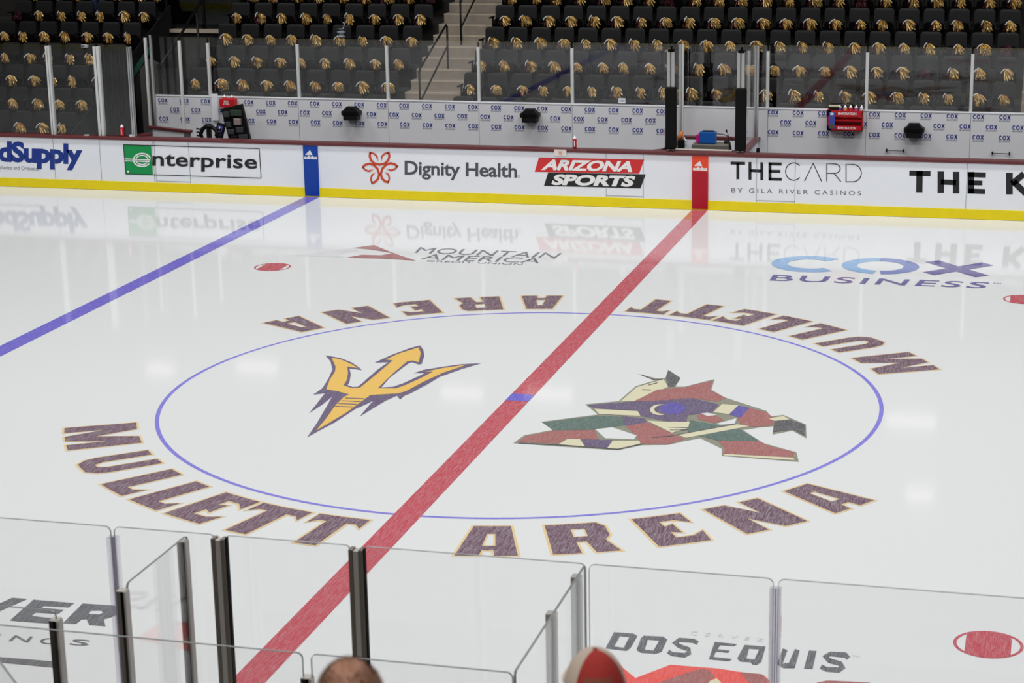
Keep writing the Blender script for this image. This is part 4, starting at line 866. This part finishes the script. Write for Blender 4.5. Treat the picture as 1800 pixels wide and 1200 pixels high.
# ------------------------------------------------------------------ two spectators seen from behind
M_skin = mat('skin_tan', (156, 112, 90), .6, noise=.12, nscale=14); M_hair = mat('grey_brown_hair', (120, 96, 78), .8)
M_shirt = mat('shirt_navy', (40, 46, 66), .9, noise=.1); M_shirt2 = mat('shirt_grey', (110, 110, 112), .9, noise=.1); M_jean = mat('jeans_blue', (40, 56, 92), .9, noise=.2)
def person(loc, rz, shirt, lb, head_r, hair_n=0, seated=True):
    """one continuous body: joined volumes fused by a voxel remesh; loc is the crown of the head"""
    o = empty('person', loc, rz); b = MB(); hx, hy, hz = head_r
    zc = -hz
    b.ell((0, 0, zc), (hx, hy, hz), M_skin, 24, 16); b.ell((0, hy*.35, zc-.06), (hx*.78, hy*.62, hz*.62), M_skin)
    b.ell((0, hy+.012, zc-.02), (.014, .022, .026), M_skin, 8, 6)
    for s in (-1, 1): b.ell((s*(hx+.004), -.005, zc-.02), (.012, .022, .034), M_skin, 8, 6)
    nz = zc-hz
    b.tube([(0, -.01, nz+.06), (0, -.02, nz-.05)], [.058, .07], M_skin, 12)
    b.ell((0, -.02, nz-.13), (.2, .1, .09), M_skin); b.ell((0, -.02, nz-.3), (.16, .11, .22), M_skin); b.ell((0, -.02, nz-.52), (.16, .12, .16), M_skin)
    for s in (-1, 1):
        b.tube([(s*.19, -.02, nz-.12), (s*.23, .0, nz-.28), (s*.22, .04, nz-.42), (s*.17, .2, nz-.5), (s*.12, .34, nz-.52)], [.05, .045, .038, .032, .026], M_skin, 10)
        b.ell((s*.11, .38, nz-.53), (.035, .045, .016), M_skin, 10, 6)
        for k in range(4): b.tube([(s*(.085+.018*k), .41, nz-.53), (s*(.083+.02*k), .45+.006*(k % 3), nz-.535), (s*(.083+.02*k), .475, nz-.55)], [.009, .008, .006], M_skin, 6)
        b.tube([(s*.075, .36, nz-.53), (s*.055, .39, nz-.535), (s*.05, .41, nz-.54)], [.01, .009, .007], M_skin, 6)
        b.tube([(s*.09, 0, nz-.6), (s*.1, .25, nz-.61), (s*.11, .46, nz-.6), (s*.11, .5, nz-.72), (s*.11, .47, nz-1.02)], [.085, .075, .058, .052, .038], M_skin, 10)
        b.ell((s*.11, .53, nz-1.06), (.045, .12, .035), M_skin)
    body = b.build('body', o, smooth=True); r = body.modifiers.new('fuse', 'REMESH'); r.mode = 'VOXEL'; r.voxel_size = .009; r.use_smooth_shade = True
    sm = body.modifiers.new('smooth', 'SMOOTH'); sm.iterations = 3
    b = MB(); b.ell((0, -.02, nz-.14), (.215, .118, .1), shirt); b.ell((0, -.02, nz-.3), (.178, .128, .23), shirt); b.ell((0, -.02, nz-.5), (.175, .135, .15), shirt)
    for s in (-1, 1): b.tube([(s*.18, -.02, nz-.12), (s*.235, .0, nz-.28), (s*.225, .035, nz-.38)], [.064, .06, .06], shirt, 12)
    sh = b.build('shirt', o, smooth=True); r = sh.modifiers.new('fuse', 'REMESH'); r.mode = 'VOXEL'; r.voxel_size = .012; r.use_smooth_shade = True
    b = MB()
    for s in (-1, 1): b.tube([(s*.09, -.04, nz-.6), (s*.1, .25, nz-.61), (s*.11, .47, nz-.61), (s*.11, .5, nz-.73), (s*.11, .47, nz-.98)], [.1, .092, .074, .068, .058], M_jean, 12)
    b.build('trousers', o, smooth=True)
    for s in (-1, 1): b = MB(); b.ell((s*.11, .53, nz-1.06), (.052, .135, .045), M_blk); b.build('shoe', o, smooth=True)
    if hair_n:
        b = MB(); R_ = random.Random(3)
        for i in range(hair_n):
            a = R_.uniform(0, 2*PI); t = R_.uniform(0, 1)**.6*1.45; n = Vector((math.sin(t)*math.cos(a), math.sin(t)*math.sin(a), math.cos(t)))
            if t < .5 and R_.random() < .6: continue
            p = Vector((n.x*hx, n.y*hy, n.z*hz+zc)); L = R_.uniform(.006, .014)
            q = p+n*L+Vector((0, -.004, -.003)); sd = n.orthogonal().normalized()*.0007
            b.add([p-sd, p+sd, q], [(0, 1, 2)], M_hair)
        b.build('hair', o)
    return tag(o, lb, 'person')
def crown(px_, py_, dist):
    d = ray(px_, py_); d.normalize(); return CAM+d*dist
h1 = crown(612, 1160, 4.62)
person(tuple(h1), .27, M_shirt, 'person with balding head seen from behind at the bottom edge', (.08, .1, .118), 5200)
h2 = crown(1046, 1143, 5.45)
pr = person(tuple(h2-Vector((0, 0, .01))), .42, M_shirt2, 'person in red and beige cap seen from behind at the bottom edge', (.074, .094, .112), 600)
M_cr = mat('cap_red', (146, 36, 30), .85, noise=.12, nscale=20, bump=.2); M_cb = mat('cap_beige', (176, 160, 146), .9, noise=.1, nscale=20); M_cdr = mat('cap_dark_red', (110, 24, 24), .85)
b = MB(); n = 40; k = 14; vs = []; hc = Vector((0, 0, -.112))
for i in range(k+1):
    t = (PI*.56)*i/k
    for j in range(n):
        a = 2*PI*j/n; vs.append(hc+Vector((.084*math.sin(t)*math.cos(a), .104*math.sin(t)*math.sin(a), .124*math.cos(t))))
fr = []; fbg = []
for i in range(k):
    for j in range(n):
        f4_ = (i*n+j, (i+1)*n+j, (i+1)*n+(j+1) % n, i*n+(j+1) % n)
        a = math.degrees(2*PI*(j+.5)/n)
        if 219 < a < 330: 
            if i >= 10 and 270 < a < 292: continue
            fr.append(f4_)
        else: fbg.append(f4_)
b.add(vs, fr, M_cr); b.add(vs, fbg, M_cb); cp = b.build('cap', pr, smooth=True); s_ = cp.modifiers.new('solid', 'SOLIDIFY'); s_.thickness = .003; s_.offset = 1; cp['label'] = 'red and beige baseball cap'
b = MB(); b.ell((0, 0, .013), (.008, .008, .005), M_cdr, 10, 6); b.build('cap_button', pr, smooth=True)
b = MB(); b.add([(.075*math.cos(a)*r_, .1+.085*math.sin(a)*r_, -.1-.02*abs(math.cos(a))+dz) for dz in (0, .004) for r_ in (0, 1) for a in [PI*i/12 for i in range(13)]], [(i, i+1, 14+i, 13+i) for i in range(12)]+[(26+i, 27+i, 40+i, 39+i) for i in range(12)]+[(13+i, 14+i, 40+i, 39+i) for i in range(12)], M_cb); b.build('cap_brim', pr)
b = MB()
for s in (-1, 1):
    for a_ in (-125, -60): 
        a = math.radians(a_); t = .62; b.ell(hc+Vector((.085*math.sin(t)*math.cos(a), .105*math.sin(t)*math.sin(a), .125*math.cos(t))), (.003, .003, .003), M_cdr, 8, 5)
b.build('cap_eyelets', pr)
b = MB(); vs = []
for i in range(13):
    a = math.radians(232+i*5.2)
    for t in (.92, 1.12): vs.append(hc+Vector((.0885*math.sin(t)*math.cos(a), .1085*math.sin(t)*math.sin(a), .1285*math.cos(t))))
b.add(vs, [(2*i, 2*i+1, 2*i+3, 2*i+2) for i in range(12)], mat('cap_stitch', (120, 62, 48), .9, noise=.6, nscale=260)); b.build('cap_embroidery', pr)
# standing figure whose jeans show at the top left
p = V(174, 18, 19.75); o = empty('person', (p.x, 19.75, FZ(5))); b = MB()
for s in (-1, 1):
    b.tube([(s*.1, 0, .04), (s*.1, 0, .45), (s*.1, 0, .9)], [.04, .055, .085], M_skin, 10); b.ell((s*.1, -.06, .03), (.045, .12, .04), M_skin)
b.ell((0, 0, .98), (.17, .12, .16), M_skin); b.ell((0, 0, 1.25), (.18, .12, .28), M_skin); b.tube([(0, 0, 1.45), (0, 0, 1.6)], .06, M_skin, 10); b.ell((0, 0, 1.66), (.075, .095, .115), M_skin); b.ell((0, -.1, 1.65), (.014, .02, .025), M_skin)
for s in (-1, 1): b.tube([(s*.19, 0, 1.42), (s*.24, 0, 1.15), (s*.25, -.05, .85)], [.055, .045, .03], M_skin, 10); b.ell((s*.25, -.06, .78), (.02, .035, .06), M_skin)
bd = b.build('body', o, smooth=True); r = bd.modifiers.new('fuse', 'REMESH'); r.mode = 'VOXEL'; r.voxel_size = .014; r.use_smooth_shade = True
b = MB()
for s in (-1, 1): b.tube([(s*.1, 0, .08), (s*.1, 0, .5), (s*.095, 0, .95)], [.07, .08, .105], M_jean, 12)
b.build('trousers', o, smooth=True); b = MB(); b.ell((0, 0, 1.25), (.2, .135, .3), M_shirt); b.build('shirt', o, smooth=True)
for s in (-1, 1): b = MB(); b.ell((s*.1, -.06, .04), (.05, .13, .045), M_blk); b.build('shoe', o, smooth=True)
tag(o, 'person in blue jeans standing among the seats at the top left edge', 'person')
# terrace under the near spectators
b = MB()
for k in range(6): b.box((-4, -20.6-.85*(k+1)+2.0, 0), (12, -20.6-.85*k+2.0, 3.2+.38*k), M_conc)
tag(b.build('floor_near_stands'), kind='structure')
# lamps over the far stands, mirrored in the ice
for x, y, sx in ((-21.6, 41.8, 1.6), (-25, 40.8, 1.1), (-13.2, 40, 1.5), (-10.2, 40.5, 1.7), (2.3, 39.8, 1.6), (3.1, 32.4, .8)):
    o = empty('ceiling_light', (x, y, 12)); b = MB(); b.box((-sx/2-.1, -.5, .02), (sx/2+.1, .5, .3), M_blk); b.build('housing', o)
    b = MB(); b.box((-sx/2, -.4, 0), (sx/2, .4, .02), mat('lamp_face', (255, 250, 240), .5, emit=(255, 248, 235), estr=1.7)); b.build('diffuser', o)
    tag(o, 'rectangular arena lamp above the far stands, mirrored in the ice', 'lamp', 'arena lamps over the far stands')
